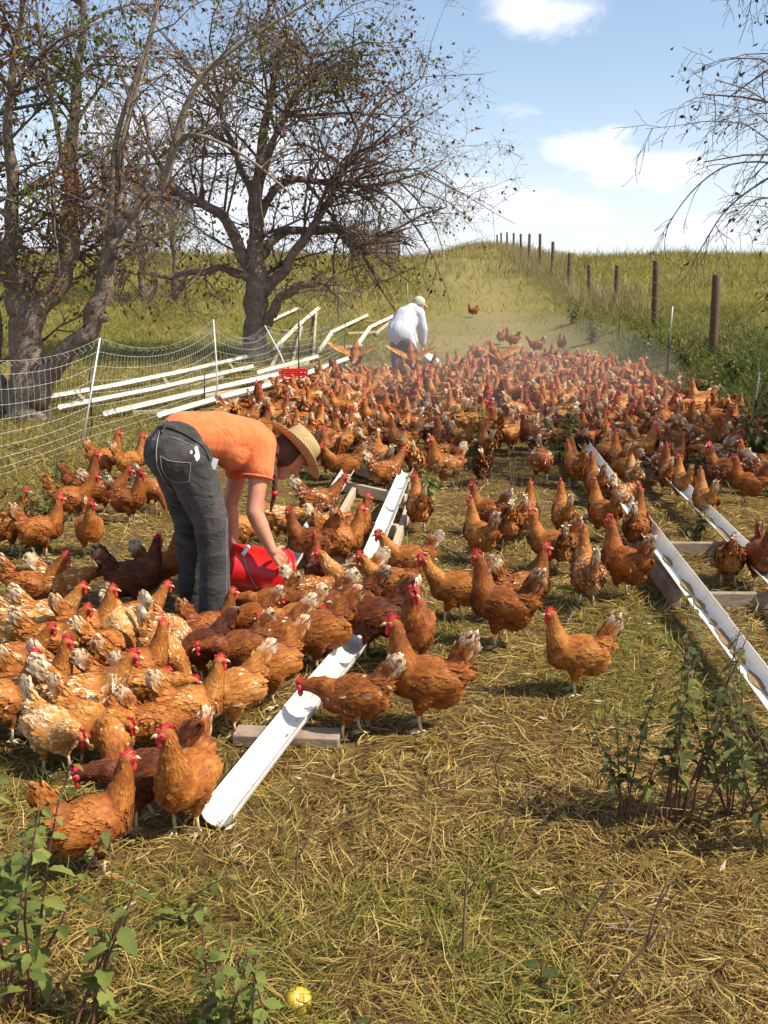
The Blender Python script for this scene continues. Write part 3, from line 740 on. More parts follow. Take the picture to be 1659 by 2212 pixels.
def chain(root, base, pts, r=.058, feed=0.0, roll=0.0, mat='pvc'):
    """consecutive half pipes, each lapping a little over the next"""
    for i in range(len(pts) - 1):
        a, c = Vector(pts[i]) - base, Vector(pts[i + 1]) - base; d = (c - a).normalized()
        b = MB(); gutter(b, a, c + d * .06, r * (1 + .05 * (i % 2)), roll=roll + random.uniform(-.08, .08)); tr = b.build('trough', M[mat], root)
        if feed:      # leavings of grain along the bottom
            n = int(d.length * (c - a).length / .03); b = MB(); s = d.cross(Vector((0, 0, 1))).normalized(); u = s.cross(d)
            lw = 0.0; V = []
            for k in range(n + 1):
                lw = .86 * lw + random.uniform(-.55, .62) * .35; w = r * max(.004, min(.6, lw + .04)); q = a.lerp(c, k / n); ce = math.sin(roll) * r * .7
                V += [q + s * (ce - w) - u * (r * .80), q + s * ce - u * (r * .86 - w * .22), q + s * (ce + w) - u * (r * .80)]
            b.add(V, [f for k in range(n) for f in ((3 * k, 3 * k + 1, 3 * k + 4, 3 * k + 3), (3 * k + 1, 3 * k + 2, 3 * k + 5, 3 * k + 4))], 0, False); b.build('feed', M['feed'], tr)
def board(root, base, a, c, w, h, mat='wood', name='crossbar'):
    a, c = Vector(a) - base, Vector(c) - base; d = c - a; b = MB()
    R = Matrix((d.normalized(), Vector((0, 0, 1)).cross(d).normalized(), d.normalized().cross(Vector((0, 0, 1)).cross(d).normalized()))).transposed()
    b.box((a + c) / 2, (d.length, w, h), R, 0, .004); b.build(name, M[mat], root)
def troughs():
    # near single run with its scrap of timber
    pa, pb, pc = G(468, 1752, .075), G(622, 1560, .10), G(800, 1345, .09)
    mid = pa.lerp(pc, .52)
    base = Vector((mid.x, mid.y, 0)); root = empty('feed_trough', base); tag(root, 'bright white half pipe trough running from the hens to bare soil', 'feeder')
    pm = pa.lerp(pc, .40); pm.z += .012
    chain(root, base, [pa, pm, pc], .058)
    l, r_ = G(508, 1590, .02), G(735, 1598, .02)
    for q in (l, r_): q.z = h1(q.x, q.y) + .024
    board(root, base, l, r_, .10, .045, 'wood', 'support_board')
    # frame with two rails running up to the flock
    L0, L1, R0, R1 = G(540, 1345, .13), G(772, 982, .17), G(762, 1290, .13), G(878, 1012, .17)
    base = G(800, 1180); root = empty('feed_trough', base); tag(root, 'twin white trough frame between the red bucket and the flock', 'feeder')
    chain(root, base, [L0, L0.lerp(L1, .28), L0.lerp(L1, .58), L1], .053); chain(root, base, [R0, R0.lerp(R1, .45), R1], .053)
    for f in (.30, .52, .80, .97):
        a, c = L0.lerp(L1, f), R0.lerp(R1, f * 1.0); a = a - Vector((0, 0, .105)); c = c - Vector((0, 0, .105)); board(root, base, a, c + (c - a).normalized() * .08, .04, .09, 'wood_pale')
    for X0, X1 in ((R0, R1), (L0, L1)):
        a, c = X0.lerp(X1, .28), X0.lerp(X1, .78); o = Vector((.09, 0, -.125)); board(root, base, a + o, c + o, .04, .085, 'wood_pale', 'side_board')
    # right frame
    C0, C1, D0, D1 = G(1800, 1672, .15), G(1255, 948, .22), G(1790, 1365, .15), G(1332, 908, .2)
    base = G(1500, 1230); root = empty('feed_trough', base); tag(root, 'twin grey white trough frame slanting out past the bushy weed', 'feeder')
    chain(root, base, [C0, C0.lerp(C1, .22), C0.lerp(C1, .58), C1], .055, roll=.25, feed=1); chain(root, base, [D0, D0.lerp(D1, .40), D0.lerp(D1, .62), D1], .053, roll=.25, feed=1)
    for v, uu in ((1172, (1398, 1600)), (1283, (1485, 1720)), (1010, (1300, 1425))):
        a, c = G(uu[0], v + 14, .045), G(uu[1], v + 14, .045); a.z -= .0; board(root, base, a, c, .04, .09, 'wood')
    a, c = G(1372, 1172, .06), G(1462, 1294, .06); board(root, base, a, c, .045, .11, 'wood', 'side_board')
    # stacked frames left, beyond the net
    rows = [('pair of white pipe racks lying furthest along behind the leaning tree', [[(100, 857), (243, 832), (400, 800), (535, 769)], [(130, 878), (335, 838), (548, 790)]]),
            ('pair of long white pipe racks lying closest to the flock behind the net', [[(228, 892), (420, 848), (602, 807)], [(345, 895), (480, 856), (625, 819), (755, 772)]]),
            ('cream pipe rack stretching uphill just beyond the dark trunk', [[(594, 752), (640, 706), (692, 662)], [(560, 803), (690, 768)], [(575, 697), (646, 664)]]),
            ('cream pipe rack bending uphill beside the man in white', [[(690, 758), (718, 716), (796, 679)], [(770, 748), (800, 706), (852, 681)]])]
    for lab, rails in rows:
        G0 = G(*rails[0][0]); base = G0; root = empty('pipe_rack', base); tag(root, lab, 'feeder', 'racks stacked beyond the net')
        ends = []
        for rl in rails:
            pts = [G(u, v, .10) for u, v in rl]; chain(root, base, pts, .043, roll=-.5, mat='pvc' if 'net' in lab or 'leaning' in lab else 'pvc_cream'); ends.append((pts[0], pts[-1]))
        (a0, a1), (b0, b1) = ends[0], ends[1]
        for f in (.12, .5, .88):
            a, c = a0.lerp(a1, f), b0.lerp(b1, f); dn = Vector((0, 0, .075)); board(root, base, a - dn, c - dn, .05, .05, 'wood_pale')
        a, c = b0.lerp(b1, .45), b0.lerp(b1, .8); board(root, base, a + Vector((0, -.05, -.075)), c + Vector((0, -.05, -.075)), .04, .07, 'wood_pale', 'side_board')
troughs()
# ------------------------------------------------------------------ people
def skin_mat():
    t = NT('skin'); n = t.noise(14, 4, .6, t.coord()); t.base(t.ramp(n, [(.3, (.50, .20, .11)), (.7, (.64, .30, .18))]))
    t.p(Roughness=.5, **{'Subsurface Weight': .12, 'Subsurface Radius': (.02, .008, .004), 'Subsurface Scale': .3}); return t.m
def cloth(name, a, b, sc=9, bump=.5, dist=.02, rough=.85, stretch=(1, 1, 1), fine=260):
    t = NT(name); c = t.coord('Object', stretch); n = t.noise(sc, 4, .55, c, 1.2); f = t.noise(fine, 2, .6, t.coord())
    t.base(t.ramp(t.math('ADD', t.math('MULTIPLY', n, .75), t.math('MULTIPLY', f, .25)), [(.3, a), (.72, b)])); t.p(Roughness=rough, **{'Specular IOR Level': .15, 'Sheen Weight': .15})
    t.bump(t.math('ADD', n, t.math('MULTIPLY', f, .08)), bump, dist); return t.m
M['skin'] = skin_mat()
M['shirt'] = cloth('orange_cotton', (.70, .165, .050), (.82, .225, .080), 6, .8, .04, stretch=(1.2, 1.2, .6))
M['denim'] = cloth('worn_black_denim', (.012, .011, .011), (.105, .096, .092), 6, .9, .045, stretch=(.8, .8, 1.5))
M['stitch'] = simple('seam_thread', (.30, .27, .25), .8, .2, 60)
M['hair'] = simple('brown_hair', (.085, .035, .015), .55, .4, 80, .4)
M['white_shirt'] = cloth('white_cotton', (.50, .52, .60), (.64, .65, .72), 5, .5, .04)
M['grey_trousers'] = cloth('grey_trousers', (.085, .08, .10), (.17, .165, .19), 7, .4, .03)
M['cap'] = cloth('green_cap', (.40, .43, .31), (.50, .53, .42), 12, .2, .01)
M['paper'] = simple('white_tag', (.82, .82, .80), .7, .05, 20)
M['shoe'] = simple('scuffed_shoe', (.34, .33, .32), .6, .3, 30)
def straw_mat():
    t = NT('woven_straw'); c = t.coord(); b = t.nd('ShaderNodeTexWave'); b.wave_type = 'RINGS'; b.rings_direction = 'Z'; b.inputs['Scale'].default_value = 38; b.inputs['Distortion'].default_value = 2
    t.l.new(c, b.inputs[0]); n = t.noise(60, 4, .6, c)
    t.base(t.ramp(t.math('ADD', t.math('MULTIPLY', b.outputs['Fac'], .4), t.math('MULTIPLY', n, .6)), [(.25, (.30, .19, .075)), (.7, (.56, .40, .18))])); t.p(Roughness=.75)
    t.bump(b.outputs['Fac'], .5, .004); return t.m
M['straw_hat'] = straw_mat()
M['red_plastic'] = simple('red_plastic', (.62, .012, .010), .32, .15, 5, 0, .5)
M['white_pail'] = simple('white_pail_plastic', (.72, .73, .76), .4, .08, 8)

def shell(name, mb, voxel, it, mat, parent, base, wrinkle=0.0, seed=1):
    V, N, Q = remesh(mb, voxel, it)
    if wrinkle:
        r = np.random.default_rng(seed); d = np.zeros(len(V))
        for _ in range(7):
            k = r.normal(0, 1, 3); k /= np.linalg.norm(k); k *= r.uniform(20, 55); d += np.sin(V @ k + r.random() * 6 + 1.5 * np.sin(V @ (r.normal(0, 8, 3))))
        V = V + N * (d / 7 * wrinkle)[:, None]
    o = link(name, mk(name, V - np.array(base), [Q], [mat], smooth=True), parent)
    bv = BVHTree.FromPolygons([tuple(v) for v in V], [tuple(q) for q in Q]); return o, bv
CAMP = Vector((0, 0, CAM_H))
def surf(bvs, u, v, off=.003):
    best = None
    for bv in bvs:
        h = bv.ray_cast(CAMP, ray(u, v).normalized())
        if h[0] is not None and (best is None or h[3] < best[3]): best = h
    return None if best is None else (best[0] + best[1] * off, best[1])
def on_surf(bvs, px, n=24, off=.003):
    L = smooth_line([(u, v, 0, 0) for u, v in px], n); return [s for s in (surf(bvs, p[0], p[1], off) for p in L) if s]
def seam(root, name, bvs, px, r, mat, base, n=24, off=.002):
    pts = on_surf(bvs, px, n, off)
    if len(pts) > 2:
        b = MB(); b.tube([p[0] - base for p in pts], r, 5); b.build(name, M[mat], root)
def band(root, name, bvs, px, w, mat, base, n=30, off=.004, th=.004):
    pts = on_surf(bvs, px, n, off)
    if len(pts) < 3: return
    V = []
    for i, (p, nn) in enumerate(pts):
        t = (pts[min(i + 1, len(pts) - 1)][0] - pts[max(i - 1, 0)][0]).normalized(); s = nn.cross(t).normalized() * w / 2
        V += [p - s - base, p + s - base, p + s * .9 + nn * th - base, p - s * .9 + nn * th - base]
    F = []
    for i in range(len(pts) - 1):
        for k in range(4): F.append((i * 4 + k, i * 4 + (k + 1) % 4, i * 4 + 4 + (k + 1) % 4, i * 4 + 4 + k))
    b = MB(); b.add(V, F, 0, False); b.build(name, M[mat], root)
def hand(mb, wrist, palm_dir, palm_n, curl, side=1, s=1.0):
    """palm and five fingers; palm_dir along the hand, palm_n out of the back of the hand"""
    d = palm_dir.normalized(); n = (palm_n - d * palm_n.dot(d)).normalized(); a = d.cross(n) * side
    for k in (-.6, 0, .6): mb.cap(wrist + a * k * .022 * s, wrist + d * .080 * s + a * k * .050 * s, .015 * s, .0125 * s, 10)
    for i, (k, ln) in enumerate(((-1.0, .068), (-.34, .080), (.34, .076), (1.0, .060))):
        p = wrist + d * .080 * s + a * k * .030 * s; dd = d.copy(); r = .0092 * s
        for j, f in enumerate((.45, .32, .23)):
            dd = (dd - n * curl * (.55 + .25 * j)).normalized(); q = p + dd * ln * f * s; mb.cap(p, q, r, r * .9, 9); p = q; r *= .9
    p = wrist + d * .022 * s - a * .026 * s; dd = (d * .6 - a * .75 - n * .35).normalized()
    for f, r in ((.040, .0125), (.030, .0105)): q = p + dd * f * s; mb.cap(p, q, r * s, r * .88 * s, 9); p = q; dd = (dd + d * .5 - n * .2).normalized()
def woman():
    base = G(465, 1345); root = empty('person', base)
    tag(root, 'woman in orange shirt and straw hat bending to empty a red bucket', 'person')
    px = lambda u, v, y: P(u, v, y)
    # --- body: one continuous figure under the clothes, bare arms, head and hands
    b = MB()
    sh_r, sh_l, nk = px(566, 975, 5.22), px(530, 968, 5.50), px(578, 966, 5.36)
    el_r, wr_r = px(549, 1106, 5.12), px(588, 1190, 5.10)
    el_l, wr_l = px(496, 1090, 5.45), px(505, 1180, 5.42)
    b.cap(px(395, 960, 5.1), px(480, 945, 5.2), .10, .11); b.cap(px(480, 945, 5.2), px(550, 958, 5.33), .11, .10); b.cap(px(550, 958, 5.33), nk, .085, .055)
    for s, e, w in ((sh_r, el_r, wr_r), (sh_l, el_l, wr_l)):
        b.cap(s, e, .055, .042); b.cap(e, e.lerp(w, .35), .043, .043); b.cap(e.lerp(w, .35), w, .042, .026)
    for h0, k0, a0 in ((px(415, 1000, 5.0), px(458, 1135, 5.0), px(462, 1325, 4.99)), (px(388, 1000, 5.15), px(415, 1135, 5.17), px(418, 1310, 5.2))):
        b.cap(h0, k0, .085, .06); b.cap(k0, a0, .06, .04)
    head = px(622, 985, 5.42)
    b.cap(nk, head, .05, .055)
    top = Vector((.66, .30, .52)).normalized()          # crown of the head
    face = (Vector((.62, .12, -.78)) - top * Vector((.62, .12, -.78)).dot(top)).normalized(); ear = top.cross(face)
    Rh = Matrix((face, ear, top)).transposed()
    b.ell(head + top * .015, (.098, .076, .10), Rh); b.cap(head + face * .035 - top * .05, head + face * .055 - top * .085, .052, .034)
    b.cap(head + face * .095 - top * .005, head + face * .112 - top * .032, .010, .014, 10)     # nose
    b.ell(head + face * .080 - top * .066, (.020, .026, .009), Rh)                              # lips
    for s in (-1, 1): b.ell(head + ear * .066 * s - face * .005 - top * .01, (.022, .009, .032), Rh); b.ell(head + ear * .034 * s + face * .083 + top * .022, (.012, .022, .008), Rh)
    hdir = (px(616, 1218, 5.155) - wr_r); hand(b, wr_r, hdir, Vector((.10, -.80, .60)), .42, 1, 1.0)
    hand(b, wr_l, (px(512, 1215, 5.40) - wr_l), Vector((-.3, -.6, .5)), .6, -1, .95)
    o, bvb = shell('body', b, .0052, 4, M['skin'], root, base)
    # --- jeans
    b = MB()
    b.cap(px(384, 966, 5.04), px(392, 975, 5.16), .140, .130); b.ell(px(371, 985, 4.98), (.125, .13, .132)); b.ell(px(358, 976, 5.16), (.112, .12, .125))
    b.cap(px(392, 958, 5.08), px(412, 955, 5.12), .128, .112)
    b.cap(px(408, 1000, 5.0), px(455, 1122, 5.0), .125, .090); b.cap(px(455, 1122, 5.0), px(463, 1215, 5.0), .088, .076); b.cap(px(463, 1215, 5.0), px(464, 1322, 4.99), .076, .084)
    b.cap(px(378, 1000, 5.15), px(410, 1125, 5.17), .115, .084); b.cap(px(410, 1125, 5.17), px(416, 1215, 5.18), .083, .074); b.cap(px(416, 1215, 5.18), px(420, 1306, 5.2), .074, .080)
    o, bvj = shell('jeans', b, .0085, 6, M['denim'], root, base, .0055, 3)
    # --- shirt
    b = MB()
    b.cap(px(398, 944, 5.10), px(470, 945, 5.2), .128, .138); b.cap(px(470, 946, 5.2), px(535, 955, 5.3), .138, .130); b.cap(px(530, 958, 5.28), px(560, 962, 5.34), .122, .10)
    b.cap(px(500, 975, 5.2), px(540, 978, 5.28), .10, .09)
    b.cap(px(560, 965, 5.26), px(560, 1016, 5.19), .092, .076); b.cap(px(528, 965, 5.44), px(512, 1014, 5.47), .085, .07)
    b.cap(px(475, 985, 5.18), px(500, 995, 5.2), .05, .05)
    o, bvs = shell('shirt', b, .0085, 4, M['shirt'], root, base, .0075, 5)
    B3 = [bvj, bvs]
    band(root, 'waistband', B3, [(338, 921), (352, 919), (370, 922), (396, 932), (424, 949), (444, 970), (453, 992)], .034, 'denim', base, 40)
    seam(root, 'seam', B3, [(345, 934), (340, 955), (338, 985), (342, 1010), (356, 1040), (375, 1065)], .0028, 'stitch', base)
    for L in ([(348, 985), (362, 994), (385, 998), (412, 1000)], [(412, 1000), (410, 1022), (408, 1040)], [(347, 985), (350, 1012), (364, 1034), (384, 1042), (408, 1040)], [(368, 944), (392, 952), (420, 968), (440, 990)], [(489, 1120), (488, 1180), (489, 1240), (488, 1310)]):
        seam(root, 'stitching', [bvj], L, .0017, 'stitch', base)
    band(root, 'belt_loop', B3, [(362, 913), (358, 925), (352, 938)], .012, 'denim', base, 10, .010)
    for cu, cv, ru, rv in ((424, 970, 5, 7), (426, 985, 6, 11), (413, 977, 3, 4)):
        c0 = surf(B3, cu, cv, .0025); rim = [surf(B3, cu + ru * random.uniform(.6, 1.25) * math.cos(k * math.pi / 6), cv + rv * random.uniform(.6, 1.25) * math.sin(k * math.pi / 6), .0025) for k in range(12)]
        if c0 and all(rim):
            b = MB(); b.add([c0[0] - base] + [q[0] - base for q in rim], [(0, 1 + k, 1 + (k + 1) % 12) for k in range(12)]); b.build('paint_stain', M['paper'], root)
    b = MB(); q = surf(B3, 458, 1003, .012)
    if q: b.box(q[0] - base, (.028, .004, .055), Matrix.Rotation(.35, 3, 'Y'), 0); b.build('tag', M['paper'], root)
    # sleeve hem
    c = px(556, 1026, 5.185); ax = (el_r - sh_r).normalized(); b = MB(); s = ax.orthogonal().normalized(); s2 = ax.cross(s)
    b.tube([c + ax * .012 + .078 * (math.cos(k * math.pi / 9) * s + math.sin(k * math.pi / 9) * s2) - base for k in range(19)], .006, 6, caps=False); b.build('sleeve_hem', M['shirt'], root)
    # shoes
    for a0 in (px(466, 1338, 4.99), px(421, 1318, 5.2)):
        b = MB(); f = Vector((.82, .57, 0)); g = Vector((a0.x, a0.y, h1(a0.x, a0.y) + .04)); b.cap(g - f * .07, g + f * .15, .042, .036, flat=(0, 0, 1), ff=.85); V, N, Q = remesh(b, .008, 2)
        link('shoe', mk('shoe', V - np.array(base), [Q], [M['shoe']], smooth=True), root)
    # hair and braid
    b = MB(); b.ell(head + top * .012 - face * .022, (.098, .086, .108), Rh); b.cap(head - face * .075 - top * .05, px(588, 1000, 5.30), .04, .028)
    o, _ = shell('hair', b, .007, 3, M['hair'], root, base, .003, 8)
    b = MB(); L = smooth_line([(*px(590, 998, 5.30), 0), (*px(594, 1030, 5.27), 0), (*px(592, 1070, 5.26), 0), (*px(587, 1092, 5.26), 0), (*px(585, 1105, 5.26), 0)], 26)
    for s in (0, 2.1, 4.2):
        b.tube([Vector(p[:3]) - base + Vector((math.cos(i * .9 + s), math.sin(i * .9 + s) * .6, 0)) * .009 * (1 - i / 40) for i, p in enumerate(L)], [.011 * (1 - i / 36) for i in range(26)], 6)
    b.build('braid', M['hair'], root)
    b = MB(); q = px(593, 1066, 5.255) - base; b.tube([q + Vector((0, 0, .012)), q - Vector((0, 0, .012))], .016, 10); b.build('hair_tie', M['red_plastic'], root)
    for s in (-1, 1):
        b = MB(); b.ell(head + ear * .034 * s + face * .089 + top * .014 - base, (.008, .011, .007), Rh, 10, 8); b.build('eye', M['eye'], root)
    # straw hat: brim and creased crown
    hc = head + top * .060; b = MB(); n = 40
    def ring(r, z, m=0): return [hc - base + Rh @ Vector((r * 1.10 * math.cos(k * 2 * math.pi / n), r * math.sin(k * 2 * math.pi / n), z + .030 * max(0, (r - .11) / .07) * abs(math.sin(k * 2 * math.pi / n)) ** 2 - .012 * max(0, (r - .11) / .07))) for k in range(n)]
    prof = [(.098, -.012), (.120, -.014), (.150, -.012), (.178, -.004), (.180, .000), (.178, .003), (.150, -.007), (.120, -.009), (.102, .000), (.099, .030), (.095, .065), (.086, .090), (.070, .101), (.045, .098), (.015, .088)]
    V = [v for r, z in prof for v in ring(r, z)]; F = [(i * n + k, i * n + (k + 1) % n, (i + 1) * n + (k + 1) % n, (i + 1) * n + k) for i in range(len(prof) - 1) for k in range(n)]
    F.append(tuple((len(prof) - 1) * n + k for k in range(n))); b.add(V, F); hat = b.build('straw_hat', M['straw_hat'], root)
    b = MB(); V = [v for r, z in ((.1025, .002), (.1045, .004), (.1025, .026), (.1005, .026)) for v in ring(r, z)]
    b.add(V, [(i * n + k, i * n + (k + 1) % n, ((i + 1) % 4) * n + (k + 1) % n, ((i + 1) % 4) * n + k) for i in range(4) for k in range(n)]); b.build('hat_band', M['hair'], hat)
    # --- bucket, tipped towards the trough
    mc = px(611, 1243, 5.36); ax = Vector((.80, .50, -.30)).normalized(); up = (Vector((0, 0, 1)) - ax * ax.z).normalized(); sd = ax.cross(up)
    Lb = .36; bb = mc - ax * Lb * .5; bk = empty('bucket', bb); tag(bk, 'red plastic bucket tipped into the trough by the bending woman', 'bucket')
    def lathe(prof, n=40, m=0):
        b = MB(); V = [mc - bb + ax * (x - Lb) + r * (math.cos(k * 2 * math.pi / n) * up + math.sin(k * 2 * math.pi / n) * sd) for x, r in prof for k in range(n)]
        F = [(i * n + k, i * n + (k + 1) % n, (i + 1) * n + (k + 1) % n, (i + 1) * n + k) for i in range(len(prof) - 1) for k in range(n)]; b.add(V, F); return b
    pr = [(.0, .001), (.0, .116), (.006, .120), (.235, .133), (.238, .140), (.246, .140), (.249, .1345), (.262, .135), (.265, .142), (.273, .142), (.276, .1355), (.290, .136), (.293, .143), (.301, .143), (.304, .137), (.345, .139), (.347, .146), (.358, .146), (.360, .142), (.356, .136), (.30, .133), (.012, .116), (.010, .001)]
    bo = lathe(pr).build('shell', M['red_plastic'], bk)
    bvq = BVHTree.FromPolygons([tuple(Vector(v.co) + bb) for v in bo.data.vertices], [tuple(p.vertices) for p in bo.data.polygons])
    pts = on_surf([bvq], [(524, 1200), (530, 1222), (541, 1246), (555, 1270), (570, 1286)], 16, .006)
    b = MB(); b.tube([p[0] - bb for p in pts], .0032, 6); b.build('bail', M['wire'], bk)
    q0, q1 = surf([bvq], 522, 1201, .014), surf([bvq], 534, 1186, .016)
    if q0 and q1: b = MB(); b.tube([q0[0] - bb, q1[0] - bb], .0115, 10); b.build('grip', M['paper'], bk)
woman()
def man():
    y = 18.0; base = G(868, 822); y = base.y; root = empty('person', base); tag(root, 'man in white shirt and cap stooping among the far hens', 'person')
    px = lambda u, v, dy=0: P(u, v, y + dy)
    b = MB()
    b.cap(px(868, 730), px(885, 690, .15), .16, .15); b.cap(px(885, 690, .15), px(894, 668, .25), .14, .07)
    hd = px(905, 657, .32); b.ell(hd, (.09, .10, .115)); b.ell(hd + Vector((.075, .04, -.07)), (.04, .04, .04))
    sr, er, wr = px(903, 676, .1), px(914, 712, .12), px(913, 746, .2); sl, el_, wl = px(872, 676, .3), px(888, 712, .5), px(898, 744, .5)
    for s, e, w in ((sr, er, wr), (sl, el_, wl)): b.cap(s, e, .07, .05); b.cap(e, w, .05, .032)
    hand(b, wr, Vector((.1, .1, -1)), Vector((.8, -.4, 0)), .3, 1); hand(b, wl, Vector((.1, .1, -1)), Vector((-.8, -.4, 0)), .3, -1)
    legs = ((px(858, 738), px(856, 772, .05), px(860, 812, 0)), (px(880, 740, .05), px(888, 772, .12), px(888, 812, .1)))
    for h0, k0, a0 in legs: b.cap(h0, k0, .09, .065); b.cap(k0, a0, .06, .04)
    shell('body', b, .012, 3, M['skin'], root, base)
    b = MB(); b.cap(px(866, 728), px(874, 730, .05), .185, .17)
    for h0, k0, a0 in legs: b.cap(h0, k0, .12, .09); b.cap(k0, a0, .09, .085)
    shell('trousers', b, .016, 4, M['grey_trousers'], root, base, .005, 2)
    b = MB(); b.cap(px(864, 718), px(878, 690, .12), .215, .21); b.cap(px(878, 690, .12), px(889, 672, .2), .205, .13); b.cap(px(866, 726), px(884, 734), .195, .10)
    b.cap(px(893, 742, -.05), px(898, 752, -.05), .05, .02)
    for s, e, w in ((sr, er, wr), (sl, el_, wl)): b.cap(s, e, .105, .075); b.cap(e, e.lerp(w, .8), .075, .06)
    shell('shirt', b, .016, 4, M['white_shirt'], root, base, .008, 4)
    b = MB(); b.ell(hd + Vector((0, 0, .03)), (.105, .115, .10)); b.ell(hd + Vector((.10, .05, -.02)), (.07, .06, .014), Matrix.Rotation(.7, 3, 'Y')); shell('cap', b, .009, 2, M['cap'], root, base)
    b = MB(); b.ell(hd + Vector((-.03, -.02, -.04)), (.088, .098, .07)); shell('hair', b, .01, 2, M['hair'], root, base)
    # his pail
    q = G(915, 822); pl = empty('bucket', q); tag(pl, 'white pail held low by the man among the hens', 'bucket')
    b = MB(); n = 24; pr = [(.02, .001), (.02, .12), (.28, .14), (.29, .15), (.30, .15), (.30, .14), (.04, .11), (.04, .001)]
    R = Matrix.Rotation(.5, 3, 'Y') @ Matrix.Rotation(.3, 3, 'X')
    b.add([R @ Vector((r * math.cos(k * 2 * math.pi / n), r * math.sin(k * 2 * math.pi / n), x)) + Vector((0, 0, .12)) for x, r in pr for k in range(n)], [(i * n + k, i * n + (k + 1) % n, (i + 1) * n + (k + 1) % n, (i + 1) * n + k) for i in range(len(pr) - 1) for k in range(n)])
    b.build('shell', M['white_pail'], pl)
    b = MB(); b.tube([R @ Vector((.14 * math.cos(a), 0, .29 + .16 * math.sin(a))) + Vector((0, 0, .12)) for a in np.linspace(0, math.pi, 11)], .004, 5); b.build('bail', M['wire'], pl)
man()
# ------------------------------------------------------------------ hens
def feather_mat():
    t = NT('hen_feathers')
    oi = t.nd('ShaderNodeObjectInfo'); sc = t.nd('ShaderNodeSeparateColor'); t.l.new(oi.outputs['Color'], sc.inputs[0])
    fr, tip, pale, tn, sp = [t.attr(k) for k in ('frand', 'ftip', 'pale', 'tone', 'speck')]
    c = t.coord('Object'); n = t.noise(28, 3, .6, c); n2 = t.noise(9, 2, .5, c)
    tone = t.math('ADD', t.math('ADD', sc.outputs[0], tn), t.math('MULTIPLY', t.math('SUBTRACT', fr, .5), .20))
    tone = t.math('ADD', tone, t.math('MULTIPLY', t.math('SUBTRACT', tip, .45), .20))
    tone = t.math('ADD', tone, t.math('ADD', t.math('MULTIPLY', t.math('SUBTRACT', n, .5), .5), t.math('MULTIPLY', t.math('SUBTRACT', n2, .5), .7)))
    red = t.ramp(tone, [(.0, (.060, .015, .006)), (.28, (.19, .048, .010)), (.52, (.37, .115, .017)), (.76, (.53, .225, .045)), (1.0, (.70, .46, .20))])
    # pale tail, fluff and scattered white feathers; sc.g = how pale this bird is
    pl = t.math('ADD', t.math('MULTIPLY', t.math('MULTIPLY', pale, t.math('MULTIPLY_ADD', tip, .9, .45)), t.math('MULTIPLY_ADD', sc.outputs[1], 1.25, .25)), t.math('MULTIPLY', t.math('SUBTRACT', n2, .5), .8))
    pl = t.math('MULTIPLY', t.math('SUBTRACT', pl, .30), 2.6, clamp=True)
    thr = t.math('SUBTRACT', 1.03, t.math('MULTIPLY', t.math('POWER', sc.outputs[1], 4.0), t.math('MULTIPLY', sp, .40)))
    spk = t.math('MULTIPLY', t.math('GREATER_THAN', fr, thr), t.math('MULTIPLY', tip, 1.3), clamp=True)
    f = t.math('MAXIMUM', pl, t.math('MULTIPLY', spk, .75), clamp=True)
    t.base(t.mix(f, red, t.ramp(fr, [(.1, (.62, .44, .24)), (.9, (.82, .71, .53))])))
    t.p(Roughness=.62, **{'Specular IOR Level': .28, 'Sheen Weight': .08, 'Sheen Roughness': .4})
    t.bump(t.noise(170, 3, .6, c), .35, .004)
    tr = t.nd('ShaderNodeBsdfTranslucent'); t.l.new(t.b.inputs['Base Color'].links[0].from_socket, tr.inputs[0])
    ms = t.nd('ShaderNodeMixShader'); ms.inputs[0].default_value = .12
    t.l.new(t.b.outputs[0], ms.inputs[1]); t.l.new(tr.outputs[0], ms.inputs[2]); t.l.new(ms.outputs[0], t.o.inputs[0])
    return t.m
M['feather'] = feather_mat()
M['comb'] = simple('comb_flesh', (.60, .035, .045), .45, .25, 60, .2, .5, **{'Subsurface Weight': .15})
M['beak'] = simple('beak_horn', (.55, .40, .20), .4, .2, 60)
M['shank'] = simple('hen_leg_skin', (.66, .52, .30), .55, .25, 90, .3)

